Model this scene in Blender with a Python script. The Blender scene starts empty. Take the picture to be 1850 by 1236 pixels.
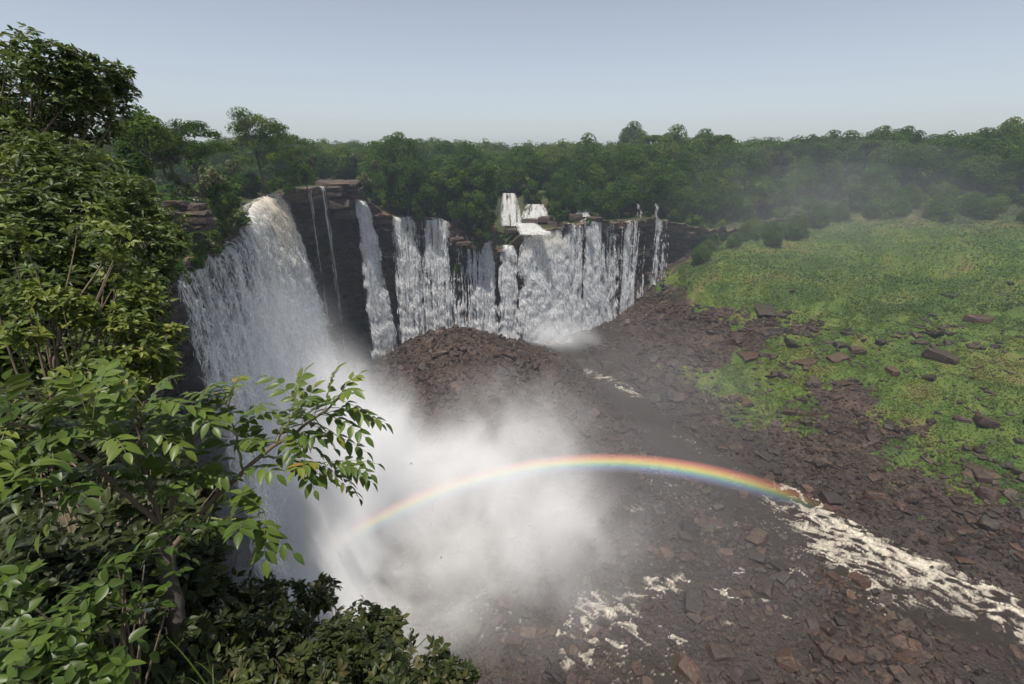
import bpy, bmesh, math, random
import numpy as np
from mathutils import Vector, Matrix

scene = bpy.context.scene
R = math.radians
rng = np.random.default_rng(7)
random.seed(7)

# ------------------------------------------------------------------ camera
CAM = np.array((0.0, 0.0, 100.0))          # eye, 100 m above the gorge floor
FPX, HORIZ = 905.0, 280.0                  # focal length and horizon row in photo pixels (1850 wide)
PITCH = math.atan((618 - HORIZ) / FPX)
cam_d = bpy.data.cameras.new('camera')
cam_d.sensor_width = 36
cam_d.lens = 36 * FPX / 1850
cam_d.clip_start = 0.1
cam_d.clip_end = 20000
cam = bpy.data.objects.new('camera', cam_d)
scene.collection.objects.link(cam)
cam.location = CAM
cam.rotation_euler = (R(90) - PITCH, 0, 0)
scene.camera = cam

# ------------------------------------------------------------------ sky and sun
SUN_EL, SUN_AZ = R(74.3), R(208.6)             # the rainbow fixes the sun: high, behind the camera and to its left (azimuth from +Y, clockwise)
world = bpy.data.worlds.new('World')
scene.world = world
world.use_nodes = True
wn = world.node_tree
bg = wn.nodes['Background']
sky = wn.nodes.new('ShaderNodeTexSky')
sky.sky_type = 'NISHITA'
sky.sun_disc = False
sky.sun_elevation = SUN_EL
sky.sun_rotation = SUN_AZ
sky.altitude = 1000
sky.air_density = 1.0
sky.dust_density = 2.2
sky.ozone_density = 1.5
hs = wn.nodes.new('ShaderNodeHueSaturation')     # a dusty, washed-out tropical sky
hs.inputs['Saturation'].default_value = 0.52
wn.links.new(sky.outputs[0], hs.inputs['Color'])
wn.links.new(hs.outputs[0], bg.inputs[0])
bg.inputs[1].default_value = 0.12
sun_d = bpy.data.lights.new('sun', 'SUN')
sun_d.energy = 5.0
sun_d.angle = R(0.53)
sun_d.color = (1.0, 0.935, 0.84)
sun = bpy.data.objects.new('sun', sun_d)
scene.collection.objects.link(sun)
SUNV = Vector((math.sin(SUN_AZ) * math.cos(SUN_EL), math.cos(SUN_AZ) * math.cos(SUN_EL), math.sin(SUN_EL)))
sun.rotation_euler = SUNV.to_track_quat('Z', 'Y').to_euler()

vs = scene.view_settings
vs.view_transform = 'Standard'
vs.look = 'None'
vs.exposure = 0.1
vs.gamma = 1.0
vs.use_curve_mapping = False
cy = scene.cycles
cy.use_denoising = True
cy.max_bounces = 7
cy.diffuse_bounces = 2
cy.glossy_bounces = 2
cy.transmission_bounces = 4
cy.transparent_max_bounces = 24
cy.volume_bounces = 4
cy.volume_step_rate = 3.0
cy.volume_max_steps = 256
cy.use_adaptive_sampling = True
cy.adaptive_threshold = 0.04

# ------------------------------------------------------------------ helpers
def ray(px, py):
    a = (px - 925) / FPX
    b = -(py - 618) / FPX
    return np.array((a, math.cos(PITCH) + b * math.sin(PITCH), -math.sin(PITCH) + b * math.cos(PITCH)))

def at_z(px, py, z):
    """Place on the level z that is seen at a photo pixel."""
    d = ray(px, py)
    return CAM + d * ((z - CAM[2]) / d[2])

def at_d(px, py, dist):
    """Place at a true distance from the eye."""
    d = ray(px, py)
    return CAM + d * (dist / np.linalg.norm(d))

def project(P):
    P = np.atleast_2d(P) - CAM
    fw = P[:, 1] * math.cos(PITCH) - P[:, 2] * math.sin(PITCH)
    up = P[:, 1] * math.sin(PITCH) + P[:, 2] * math.cos(PITCH)
    fw = np.where(np.abs(fw) < 1e-6, 1e-6, fw)
    return 925 + FPX * P[:, 0] / fw, 618 - FPX * up / fw, fw

def _h(i, j, k, s):
    n = (i.astype(np.int64) * 374761393 + j.astype(np.int64) * 668265263 + k.astype(np.int64) * 2147483647 + s * 144665) & 0xffffffff
    n = ((n ^ (n >> 13)) * 1274126177) & 0xffffffff
    n = ((n ^ (n >> 16)) * 2246822519) & 0xffffffff
    n = n ^ (n >> 15)
    return (n & 0xffffff) / float(0x1000000)

def vnoise(x, y, z=None, s=0):
    x = np.asarray(x, float); y = np.asarray(y, float)
    z = np.zeros_like(x) if z is None else np.asarray(z, float)
    x, y, z = np.broadcast_arrays(x, y, z)
    i, j, k = np.floor(x), np.floor(y), np.floor(z)
    u, v, w = x - i, y - j, z - k
    u = u * u * (3 - 2 * u); v = v * v * (3 - 2 * v); w = w * w * (3 - 2 * w)
    r = 0
    for a in (0, 1):
        for b in (0, 1):
            for c in (0, 1):
                r = r + _h(i + a, j + b, k + c, s) * (u if a else 1 - u) * (v if b else 1 - v) * (w if c else 1 - w)
    return r * 2 - 1

def fbm(x, y, z=None, o=4, s=0, g=0.5, l=2.03):
    a, t = 1.0, 0
    x = np.asarray(x, float); y = np.asarray(y, float)
    z = None if z is None else np.asarray(z, float)
    for q in range(o):
        t = t + a * vnoise(x, y, z, s + q * 17)
        x = x * l; y = y * l
        z = None if z is None else z * l
        a *= g
    return t

def sstep(a, b, x):
    t = np.clip((x - a) / (b - a), 0, 1)
    return t * t * (3 - 2 * t)

def link(o, parent=None):
    scene.collection.objects.link(o)
    if parent is not None:
        o.parent = parent
    return o

def mesh_data(name, V, F, mat=None, smooth=False, attrs=None, uv=None):
    """Mesh from numpy: V (n,3), F one (m,k) array or a list of such arrays."""
    V = np.ascontiguousarray(V, dtype=np.float32)
    Fs = F if isinstance(F, list) else [F]
    Fs = [np.asarray(q, dtype=np.int32) for q in Fs if len(q)]
    me = bpy.data.meshes.new(name)
    me.vertices.add(len(V))
    me.vertices.foreach_set('co', V.ravel())
    idx = np.concatenate([q.ravel() for q in Fs])
    tot = np.concatenate([np.full(len(q), q.shape[1], np.int32) for q in Fs])
    st = np.concatenate([[0], np.cumsum(tot)[:-1]]).astype(np.int32)
    me.loops.add(len(idx))
    me.loops.foreach_set('vertex_index', idx)
    me.polygons.add(len(tot))
    me.polygons.foreach_set('loop_start', st)
    me.polygons.foreach_set('loop_total', tot)
    me.polygons.foreach_set('use_smooth', np.full(len(tot), bool(smooth)))
    me.update(calc_edges=True)
    for k, a in (attrs or {}).items():
        at = me.attributes.new(k, 'FLOAT', 'POINT')
        at.data.foreach_set('value', np.ascontiguousarray(a, np.float32))
    if uv is not None:
        l = me.uv_layers.new(name='UVMap')
        l.data.foreach_set('uv', np.ascontiguousarray(np.asarray(uv, np.float32)[idx]).ravel())
    if mat is not None:
        me.materials.append(mat)
    return me

def mk(name, V, F, mat=None, parent=None, **kw):
    return link(bpy.data.objects.new(name, mesh_data(name, V, F, mat, **kw)), parent)

def tag(o, label=None, cat=None, group=None, kind=None):
    if label: o['label'] = label
    if cat: o['category'] = cat
    if group: o['group'] = group
    if kind: o['kind'] = kind
    return o

def empty(name, loc=(0, 0, 0), rz=0.0):
    o = bpy.data.objects.new(name, None)
    o.empty_display_size = 0.2
    link(o)
    o.location = loc
    o.rotation_euler = (0, 0, rz)
    return o

def grid_faces(nu, nv):
    i = np.arange(nu - 1)[:, None] * nv + np.arange(nv - 1)[None, :]
    return np.stack([i, i + nv, i + nv + 1, i + 1], -1).reshape(-1, 4)

# --- node helpers
class NT:
    """Small expression builder over a node tree."""
    def __init__(s, tree):
        s.t = tree
    def n(s, kind, **kw):
        nd = s.t.nodes.new(kind)
        ins = kw.pop('ins', {})
        for k, v in kw.items():
            setattr(nd, k, v)
        for k, v in ins.items():
            s.put(nd.inputs[k], v)
        return nd
    def put(s, sock, v):
        if isinstance(v, bpy.types.NodeSocket):
            s.t.links.new(v, sock)
        elif v is not None:
            sock.default_value = v
    def m(s, op, a, b=None, c=None, clamp=False):
        nd = s.t.nodes.new('ShaderNodeMath')
        nd.operation = op
        nd.use_clamp = clamp
        for q, v in enumerate((a, b, c)):
            if v is not None:
                s.put(nd.inputs[q], v)
        return nd.outputs[0]
    def v(s, op, a, b=None, scale=None):
        nd = s.t.nodes.new('ShaderNodeVectorMath')
        nd.operation = op
        s.put(nd.inputs[0], a)
        if b is not None: s.put(nd.inputs[1], b)
        if scale is not None: s.put(nd.inputs['Scale'], scale)
        return nd.outputs['Value'] if op in ('LENGTH', 'DOT_PRODUCT', 'DISTANCE') else nd.outputs[0]
    def mix(s, f, a, b):
        nd = s.t.nodes.new('ShaderNodeMix')
        nd.data_type = 'RGBA'
        s.put(nd.inputs[0], f); s.put(nd.inputs[6], a); s.put(nd.inputs[7], b)
        return nd.outputs[2]
    def noise(s, vec, scale, detail=4, rough=0.55, dist=0.0):
        nd = s.n('ShaderNodeTexNoise', ins={'Vector': vec, 'Scale': scale, 'Detail': detail, 'Roughness': rough, 'Distortion': dist})
        return nd.outputs[0]
    def ramp(s, f, stops):
        nd = s.n('ShaderNodeValToRGB', ins={0: f})
        e = nd.color_ramp.elements
        while len(e) < len(stops): e.new(0.5)
        for q, (p, c) in zip(e, stops):
            q.position = p
            q.color = c if len(c) == 4 else (*c, 1)
        return nd.outputs[0]
    def rng(s, f, a, b, c=0.0, d=1.0, smooth=False):
        nd = s.n('ShaderNodeMapRange', ins={0: f, 1: a, 2: b, 3: c, 4: d})
        nd.clamp = True
        if smooth: nd.interpolation_type = 'SMOOTHSTEP'
        return nd.outputs[0]

def material(name):
    m = bpy.data.materials.new(name)
    m.use_nodes = True
    t = m.node_tree
    b = t.nodes['Principled BSDF']
    o = t.nodes['Material Output']
    return m, NT(t), b, o

def rgb(r, g, b):
    return (r, g, b, 1.0)

# ------------------------------------------------------------------ lie of the land
RIM = np.array([  # x, y, z of the gorge rim, from under the viewpoint round the horseshoe to the far right
    (9, -6, 97), (4.5, 0.5, 96.2), (0, 2.6, 95.6), (-4.5, 4.6, 95), (-9.5, 9, 94), (-26, 29, 89), (-45, 55, 84), (-59, 86, 82), (-70, 120, 83),
    (-84, 170, 85), (-90, 197, 86), (-86, 222, 87.5), (-75, 245, 84), (-60, 255, 72), (-35, 262, 69), (-16, 267, 57),
    (-4, 268, 54), (9, 271, 62), (33, 285, 64), (57, 300, 63.5), (80, 309, 64), (96, 314, 62), (130, 330, 55),
    (165, 345, 57), (210, 365, 61), (262, 392, 72)], float)

def catmull(P, step):
    P = np.vstack([2 * P[0] - P[1], P, 2 * P[-1] - P[-2]])
    out = []
    for q in range(1, len(P) - 2):
        p0, p1, p2, p3 = P[q - 1], P[q], P[q + 1], P[q + 2]
        n = max(2, int(np.linalg.norm(p2[:2] - p1[:2]) / step))
        t = np.linspace(0, 1, n, endpoint=False)[:, None]
        out.append(0.5 * (2 * p1 + (p2 - p0) * t + (2 * p0 - 5 * p1 + 4 * p2 - p3) * t ** 2 + (3 * p1 - p0 - 3 * p2 + p3) * t ** 3))
    out.append(P[-2][None])
    return np.vstack(out)

RIMF = catmull(RIM, 1.0)
RIMF = RIMF[np.concatenate([[True], np.linalg.norm(np.diff(RIMF[:, :2], axis=0), axis=1) > 0.2])]
RIM_S = np.concatenate([[0], np.cumsum(np.linalg.norm(np.diff(RIMF[:, :2], axis=0), axis=1))])
_t = np.gradient(RIMF[:, :2], RIM_S, axis=0)
_t /= np.linalg.norm(_t, axis=1)[:, None]
RIM_N = np.c_[_t[:, 1], -_t[:, 0]]         # points into the gorge
_k = np.ones(9) / 9
RIM_N = np.c_[np.convolve(np.pad(RIM_N[:, 0], 4, 'edge'), _k, 'valid'), np.convolve(np.pad(RIM_N[:, 1], 4, 'edge'), _k, 'valid')]
RIM_N /= np.linalg.norm(RIM_N, axis=1)[:, None]

def rim_near(x, y):
    """Index of the nearest rim sample, and the distance to it."""
    x = np.ravel(x); y = np.ravel(y)
    C = RIMF[::2, :2]
    bi = np.empty(len(x), int); bd = np.empty(len(x))
    for a in range(0, len(x), 20000):
        d = (x[a:a + 20000, None] - C[None, :, 0]) ** 2 + (y[a:a + 20000, None] - C[None, :, 1]) ** 2
        q = d.argmin(1)
        bi[a:a + 20000] = np.minimum(q * 2, len(RIMF) - 1); bd[a:a + 20000] = np.sqrt(d[np.arange(len(q)), q])
    return bi, bd

GORGE = np.vstack([RIM[:, :2], [(900, 900), (900, -200), (40, -200)]])
def in_gorge(x, y):
    x = np.ravel(x); y = np.ravel(y)
    r = np.zeros(len(x), bool)
    for (x0, y0), (x1, y1) in zip(GORGE, np.roll(GORGE, -1, 0)):
        if y0 == y1: continue
        r ^= ((y0 > y) != (y1 > y)) & (x < (x1 - x0) * (y - y0) / (y1 - y0) + x0)
    return r

FLOOR_CTL = [(470, 1080, -.8), (560, 900, -.8), (590, 690, 0), (640, 780, -.5), (700, 1000, -.8), (705, 645, 1), (760, 1100, -.8), (900, 1236, .5), (925, 1000, -.3), (850, 900, -.3),
    (800, 588, 24), (740, 612, 16), (860, 600, 22), (920, 625, 17), (970, 640, 10), (1010, 660, 4), (700, 680, 5), (800, 650, 17), (900, 700, 12), (1000, 720, 7), (1060, 760, 3), (780, 720, 9), (700, 760, 3), (840, 790, 3), (950, 800, 2),
    (1000, 618, 0), (960, 612, 1), (1060, 640, 0), (1090, 690, -.8), (1150, 740, -1), (1250, 820, -1), (1400, 900, -1), (1550, 980, -1.4), (1700, 1050, -1.7), (1850, 1120, -2),
    (1110, 555, 8), (1150, 530, 17), (1195, 490, 31), (1200, 560, 12), (1150, 620, 3), (1250, 640, 8), (1300, 700, 4), (1400, 780, 3), (1500, 850, 2), (1620, 900, 2.5), (1850, 980, 3),
    (1250, 510, 29), (1350, 580, 19), (1350, 480, 40), (1450, 650, 15), (1550, 560, 27), (1600, 760, 9), (1750, 850, 8), (1850, 900, 8), (1700, 650, 22), (1850, 700, 22), (1850, 550, 38), (1700, 520, 38),
    (1500, 440, 49), (1600, 370, 68), (1850, 350, 72), (1700, 440, 55), (1850, 440, 56),
    (1100, 1236, -.3), (1400, 1236, 0), (1700, 1236, .6), (1100, 1100, -.45), (1300, 1080, -.45), (1500, 1100, -.3), (1200, 960, -.2), (1300, 940, -.3), (1100, 880, -.2), (1000, 900, -.3)]
_C = np.array([[*at_z(px, py, z)[:2], z] for px, py, z in FLOOR_CTL] +
              [(-40, 250, 8), (-20, 256, 6), (0, 262, 3), (-75, 225, 2), (-85, 195, 1), (10, 40, 0), (60, 20, 2), (-30, 60, 2), (140, 40, 4), (220, 80, 25), (320, 120, 50), (300, 330, 70), (450, 250, 74),
               (128, 316, 41), (165, 328, 49), (210, 350, 58), (250, 375, 66)])
_D = np.linalg.norm(_C[:, None, :2] - _C[None, :, :2], axis=2)
_A = np.block([[-_D, np.ones((len(_C), 1))], [np.ones((1, len(_C))), np.zeros((1, 1))]])
_W = np.linalg.solve(_A - np.eye(len(_C) + 1) * 1e-6, np.r_[_C[:, 2], 0])

CHANNEL = [at_z(*q, -1)[:2] for q in [(1000, 622), (1090, 690), (1150, 740), (1250, 820), (1400, 900), (1550, 985), (1700, 1050), (1850, 1115), (1960, 1165)]]

def channel_d(x, y):
    ch = np.full(len(x), 1e9)
    for (x0, y0), (x1, y1) in zip(CHANNEL[:-1], CHANNEL[1:]):
        ex, ey = x1 - x0, y1 - y0
        t = np.clip(((x - x0) * ex + (y - y0) * ey) / (ex * ex + ey * ey), 0, 1)
        ch = np.minimum(ch, np.hypot(x - x0 - t * ex, y - y0 - t * ey))
    return ch

def floor_z(x, y):
    sh = np.shape(x); x = np.ravel(x).astype(float); y = np.ravel(y).astype(float)
    z = np.empty(len(x))
    for a in range(0, len(x), 20000):
        d = np.hypot(x[a:a + 20000, None] - _C[None, :, 0], y[a:a + 20000, None] - _C[None, :, 1])
        z[a:a + 20000] = -d @ _W[:-1] + _W[-1]
    z = np.clip(z, -3, 74)
    z = z - 1.3 * np.exp(-(channel_d(x, y) / 9.5) ** 2)
    rough = sstep(0.3, 4, z)
    z = z + fbm(x / 9, y / 9, o=4, s=3) * (0.35 + 0.8 * rough) + fbm(x / 34, y / 34, o=3, s=5) * (0.1 + 1.6 * sstep(3, 25, z))
    return z.reshape(sh)

def far_z(x, y):
    return 80 + 9 * sstep(330, 520, np.hypot(x, y)) + 3 * fbm(np.asarray(x) / 110, np.asarray(y) / 110, o=3, s=9)

def plateau_z(x, y, i=None, d=None):
    if i is None: i, d = rim_near(x, y)
    t = RIMF[i, 2]
    s = RIM_S[i]
    low = sstep(RIM_S[-1] * .55, RIM_S[-1] * .62, s) * (1 - sstep(RIM_S[-1] * .76, RIM_S[-1] * .8, s))
    k = sstep(1.5, 48, d) * (1 - low) + sstep(10, 32, d) * low
    return t + (far_z(np.ravel(x), np.ravel(y)) - t) * k + fbm(np.ravel(x) / 14, np.ravel(y) / 14, o=3, s=21) * 1.1 * sstep(2, 14, d)

def land_z(x, y):
    """Ground height anywhere: gorge floor, right-hand slope or plateau."""
    sh = np.shape(x); x = np.ravel(x).astype(float); y = np.ravel(y).astype(float)
    i, d = rim_near(x, y)
    ins = in_gorge(x, y)
    sd = np.where(ins, d, -d)
    f = floor_z(x, y); p = plateau_z(x, y, i, d)
    z = p + (f - p) * sstep(-7.5, -3.0, sd)
    w = sstep(390, 520, np.hypot(x, y))
    z = z + (far_z(x, y) - z) * w
    return z.reshape(sh)

def hit(px, py, tmax=900.0, tmin=20.0):
    """Ground point seen at a photo pixel (first crossing of the land)."""
    d = ray(px, py); d = d / np.linalg.norm(d)
    t = np.arange(tmin, tmax, 1.0)
    P = CAM[None] + d[None] * t[:, None]
    below = P[:, 2] < land_z(P[:, 0], P[:, 1])
    k = int(np.argmax(below)) if below.any() else len(t) - 1
    return P[k]

GREEN_PX = [(1215, 490), (1235, 545), (1330, 572), (1425, 600), (1340, 650), (1215, 655), (1260, 725), (1340, 775), (1440, 775), (1495, 700), (1570, 690),
            (1600, 760), (1620, 850), (1720, 890), (1850, 935)]
GREEN = np.array([hit(*q)[:2] for q in GREEN_PX] + [(330, 90), (800, 300), (500, 560), (262, 392), (165, 338), (118, 318)])
HERB_PX = [(1215, 490), (1235, 545), (1330, 558), (1480, 560), (1600, 560), (1720, 570), (1850, 560)]
HERB = np.array([hit(*q)[:2] for q in HERB_PX] + [(420, 180), (800, 300), (500, 560), (262, 392), (165, 338), (118, 318)])

def poly_sd(x, y, poly):
    """Signed distance to a polygon outline, positive inside."""
    x = np.ravel(x); y = np.ravel(y)
    best = np.full(len(x), 1e9); ins = np.zeros(len(x), bool)
    for (x0, y0), (x1, y1) in zip(poly, np.roll(poly, -1, 0)):
        ex, ey = x1 - x0, y1 - y0
        t = np.clip(((x - x0) * ex + (y - y0) * ey) / (ex * ex + ey * ey + 1e-9), 0, 1)
        best = np.minimum(best, np.hypot(x - x0 - t * ex, y - y0 - t * ey))
        if y0 != y1:
            ins ^= ((y0 > y) != (y1 > y)) & (x < (x1 - x0) * (y - y0) / (y1 - y0) + x0)
    return np.where(ins, best, -best)

def green_mask(x, y):
    return sstep(-5, 7, poly_sd(x, y, GREEN) + fbm(np.ravel(x) / 9, np.ravel(y) / 9, o=5, s=41, g=.65) * 11)

# ------------------------------------------------------------------ materials for rock and ground
def ground_material():
    m, N, b, o = material('gorge_ground')
    pos = N.n('ShaderNodeNewGeometry').outputs['Position']
    def att(k): return N.n('ShaderNodeAttribute', attribute_name=k).outputs['Fac']
    gr, pl, wet, n1 = att('green'), att('plateau'), att('wet'), att('tone')
    n2 = N.noise(pos, 1.1, 3, .7)
    vor = N.n('ShaderNodeTexVoronoi', feature='F1', ins={'Vector': pos, 'Scale': .75})
    rock = N.ramp(n1, [(.28, (.020, .013, .010)), (.5, (.046, .030, .022)), (.72, (.085, .054, .037))])
    rock = N.mix(.55, rock, N.ramp(N.n('ShaderNodeSeparateColor', ins={0: vor.outputs['Color']}).outputs[0], [(0, (.016, .012, .010)), (.5, (.048, .032, .024)), (1, (.100, .066, .046))]))
    rock = N.mix(wet, rock, N.mix(.6, rock, rgb(.018, .014, .012)))
    moss = N.ramp(N.m('ADD', N.m('MULTIPLY', n1, .6), N.m('MULTIPLY', n2, .4)), [(.3, (.036, .070, .011)), (.48, (.068, .112, .016)), (.6, (.098, .128, .022)), (.75, (.125, .105, .035))])
    soil = N.ramp(n1, [(.3, (.022, .032, .010)), (.6, (.05, .055, .02)), (.8, (.10, .08, .04))])
    c = N.mix(N.rng(N.m('ADD', gr, N.m('MULTIPLY', N.m('SUBTRACT', n2, .5), 1.3)), .22, .5), rock, moss)
    c = N.mix(pl, c, soil)
    N.put(b.inputs['Base Color'], c)
    N.put(b.inputs['Roughness'], N.rng(wet, 0, 1, .8, .42))
    b.inputs['Specular IOR Level'].default_value = .35
    bp = N.n('ShaderNodeBump', ins={'Height': n2, 'Strength': .9, 'Distance': .8})
    N.put(b.inputs['Normal'], bp.outputs[0])
    return m

def cliff_material():
    m, N, b, o = material('layered_rock')
    pos = N.n('ShaderNodeNewGeometry').outputs['Position']
    top = N.n('ShaderNodeAttribute', attribute_name='top').outputs['Fac']
    n2 = N.n('ShaderNodeAttribute', attribute_name='tone').outputs['Fac']
    lay = N.v('MULTIPLY', pos, (.05, .05, .9))
    n1 = N.noise(lay, 1.0, 4, .6)
    n3 = N.noise(pos, 2.2, 2, .7)
    c = N.ramp(n1, [(.3, (.016, .013, .012)), (.5, (.042, .031, .026)), (.68, (.085, .058, .044))])
    dry = N.ramp(n1, [(.3, (.06, .042, .033)), (.5, (.135, .088, .064)), (.7, (.20, .14, .10))])
    c = N.mix(N.rng(N.m('ADD', top, N.m('MULTIPLY', N.m('SUBTRACT', n2, .5), .8)), .4, .75), c, dry)
    mossf = N.rng(N.m('ADD', n2, N.m('MULTIPLY', n3, .35)), .78, .9)
    c = N.mix(N.m('MULTIPLY', mossf, .8), c, rgb(.035, .05, .012))
    N.put(b.inputs['Base Color'], c)
    b.inputs['Roughness'].default_value = .6
    b.inputs['Specular IOR Level'].default_value = .3
    bp = N.n('ShaderNodeBump', ins={'Height': n3, 'Strength': .8, 'Distance': .6})
    N.put(b.inputs['Normal'], bp.outputs[0])
    return m

M_GROUND = ground_material()
M_CLIFF = cliff_material()

# ------------------------------------------------------------------ ground: one sheet from the eye's foot to the horizon
def build_ground():
    az = np.concatenate([np.radians(np.arange(-100, -52, 1.0)), np.radians(np.arange(-52, 56, .28)), np.radians(np.arange(56, 101, 1.0))])
    r = [5.0]
    while r[-1] < 9000:
        k = r[-1]
        r.append(k + (1.7 if 55 < k < 330 else max(k * .0045, .6) if k < 700 else k * .05))
    r = np.array(r)
    A, Rr = np.meshgrid(az, r, indexing='ij')
    x = (np.sin(A) * Rr).ravel(); y = (np.cos(A) * Rr).ravel()
    z = land_z(x, y)
    i, d = rim_near(x, y)
    ins = in_gorge(x, y)
    g = green_mask(x, y) * ins
    far = np.maximum(1 - sstep(-9, -3, np.where(ins, d, -d)), sstep(370, 430, np.hypot(x, y)))
    wet = (1 - sstep(.3, 5, z)) * ins
    o = mk('ground', np.c_[x, y, z], grid_faces(len(az), len(r)), M_GROUND, smooth=True, attrs={'green': g, 'plateau': far, 'wet': wet, 'tone': .5 + .3 * fbm(x / 11, y / 11, o=5, s=33, g=.65)})
    tag(o, kind='structure')
build_ground()

# ------------------------------------------------------------------ the cliff that rings the gorge
def build_cliff():
    n, rows = len(RIMF), 150
    back = [10.5, 7.0, 4.0, 2.0, .8]
    s = RIM_S; X = RIMF[:, 0]; Y = RIMF[:, 1]; T = RIMF[:, 2].copy()
    mid = sstep(RIM_S[-1] * .56, RIM_S[-1] * .6, s) * (1 - sstep(RIM_S[-1] * .84, RIM_S[-1] * .9, s))
    T = T + fbm(s / 5, s * 0, o=3, s=61) * (.7 + 1.0 * mid)
    base = floor_z(X + RIM_N[:, 0] * 3, Y + RIM_N[:, 1] * 3) - 2.5
    base = np.minimum(base, T - 2)
    V = np.zeros((n, rows + len(back), 3)); topa = np.zeros((n, rows + len(back)))
    for q, bk in enumerate(back):
        bx, by = X - RIM_N[:, 0] * bk, Y - RIM_N[:, 1] * bk
        pz = plateau_z(bx, by) + (.12 if bk < 9 else -.8) + fbm(bx / 3, by / 3, o=3, s=63) * .3
        V[:, q] = np.c_[bx, by, np.maximum(pz, T - .3) if bk < 3 else pz]
        topa[:, q] = .0
    t = np.linspace(0, 1, rows) ** 1.0
    Z = T[:, None] + (base - T)[:, None] * t[None]
    S = np.repeat(s[:, None], rows, 1)
    zz = Z + S * .03 + fbm(S / 25, Z / 25, o=2, s=64) * 1.5
    off = np.zeros_like(Z)
    for th, amp, sd in ((5.3, 1.5, 71), (2.1, .9, 72), (.95, .45, 73)):
        li = np.floor(zz / th + vnoise(S / 40, S * 0, s=sd + 5) * .4)
        off += (vnoise(S / (th * 2.3), li * 7.31, s=sd)) * amp
        blk = np.floor(S / (th * 1.9) + _h(li, li * 0, li * 0, sd) * 5)
        off += (_h(blk, li, li * 0, sd + 9) - .5) * amp * .9
    off += fbm(S / 3, Z / 3, o=3, s=66) * .35
    off += 1.4 * (1 - sstep(0, 3.5, T[:, None] - Z))                      # lip ledge
    off -= 3.0 * sstep(3, 16, T[:, None] - Z) * (1 - sstep(40, 70, T[:, None] - Z))   # undercut
    off += 3.5 * sstep(.75, 1.0, t)[None]
    off *= sstep(6, 60, np.hypot(X, Y))[:, None]
    global CLIFF_OFF, CLIFF_T, CLIFF_B
    CLIFF_OFF, CLIFF_T, CLIFF_B = off, T, base
    V[:, len(back):, 0] = X[:, None] + RIM_N[:, :1] * off
    V[:, len(back):, 1] = Y[:, None] + RIM_N[:, 1:] * off
    V[:, len(back):, 2] = Z
    topa[:, len(back):] = 1 - sstep(2, 9, T[:, None] - Z)
    o = mk('cliff', V.reshape(-1, 3), grid_faces(n, rows + len(back))[:, ::-1], M_CLIFF, attrs={'top': topa.ravel(), 'tone': (.5 + .3 * fbm(V[..., 0] / 5, V[..., 1] / 5, V[..., 2] / 4, o=4, s=34, g=.6) + (np.arange(V.shape[1]) < len(back))[None] * .5).ravel()})
    tag(o, kind='structure')
    return o
CLIFF = build_cliff()

# ------------------------------------------------------------------ falling water
def water_material():
    m = bpy.data.materials.new('falling_water')
    m.use_nodes = True
    t = m.node_tree
    t.nodes.clear()
    N = NT(t)
    out = N.n('ShaderNodeOutputMaterial')
    a = N.n('ShaderNodeAttribute', attribute_name='alpha').outputs['Fac']
    cr = N.n('ShaderNodeAttribute', attribute_name='cream').outputs['Fac']
    c = N.mix(cr, rgb(.94, .95, .96), rgb(.88, .80, .66))
    d = N.n('ShaderNodeBsdfDiffuse', ins={0: c})
    tr = N.n('ShaderNodeBsdfTranslucent', ins={0: c})
    mx = N.n('ShaderNodeMixShader', ins={0: .48, 1: d.outputs[0], 2: tr.outputs[0]})
    tp = N.n('ShaderNodeBsdfTransparent')
    m2 = N.n('ShaderNodeMixShader', ins={0: a, 1: tp.outputs[0], 2: mx.outputs[0]})
    t.links.new(m2.outputs[0], out.inputs[0])
    return m
M_WATERFALL = water_material()

def rim_at(px):
    """Rim sample (beyond the near bank) seen in photo column px."""
    u, v, w = project(np.c_[RIMF[:, 0], RIMF[:, 1], CLIFF_T])
    ok = (np.hypot(RIMF[:, 0], RIMF[:, 1]) > 90) & (w > 1)
    k = np.where(ok, np.abs(u - px), 1e9)
    return int(k.argmin())

def interp_row(tab, i):
    """Row of a per-rim-sample table at a fractional rim index."""
    i = np.clip(i, 0, len(tab) - 1.001)
    k = np.floor(i).astype(int); f = i - k
    return tab[k] * ((1 - f)[:, None] if tab.ndim > 1 else (1 - f)) + tab[k + 1] * (f[:, None] if tab.ndim > 1 else f)

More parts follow.
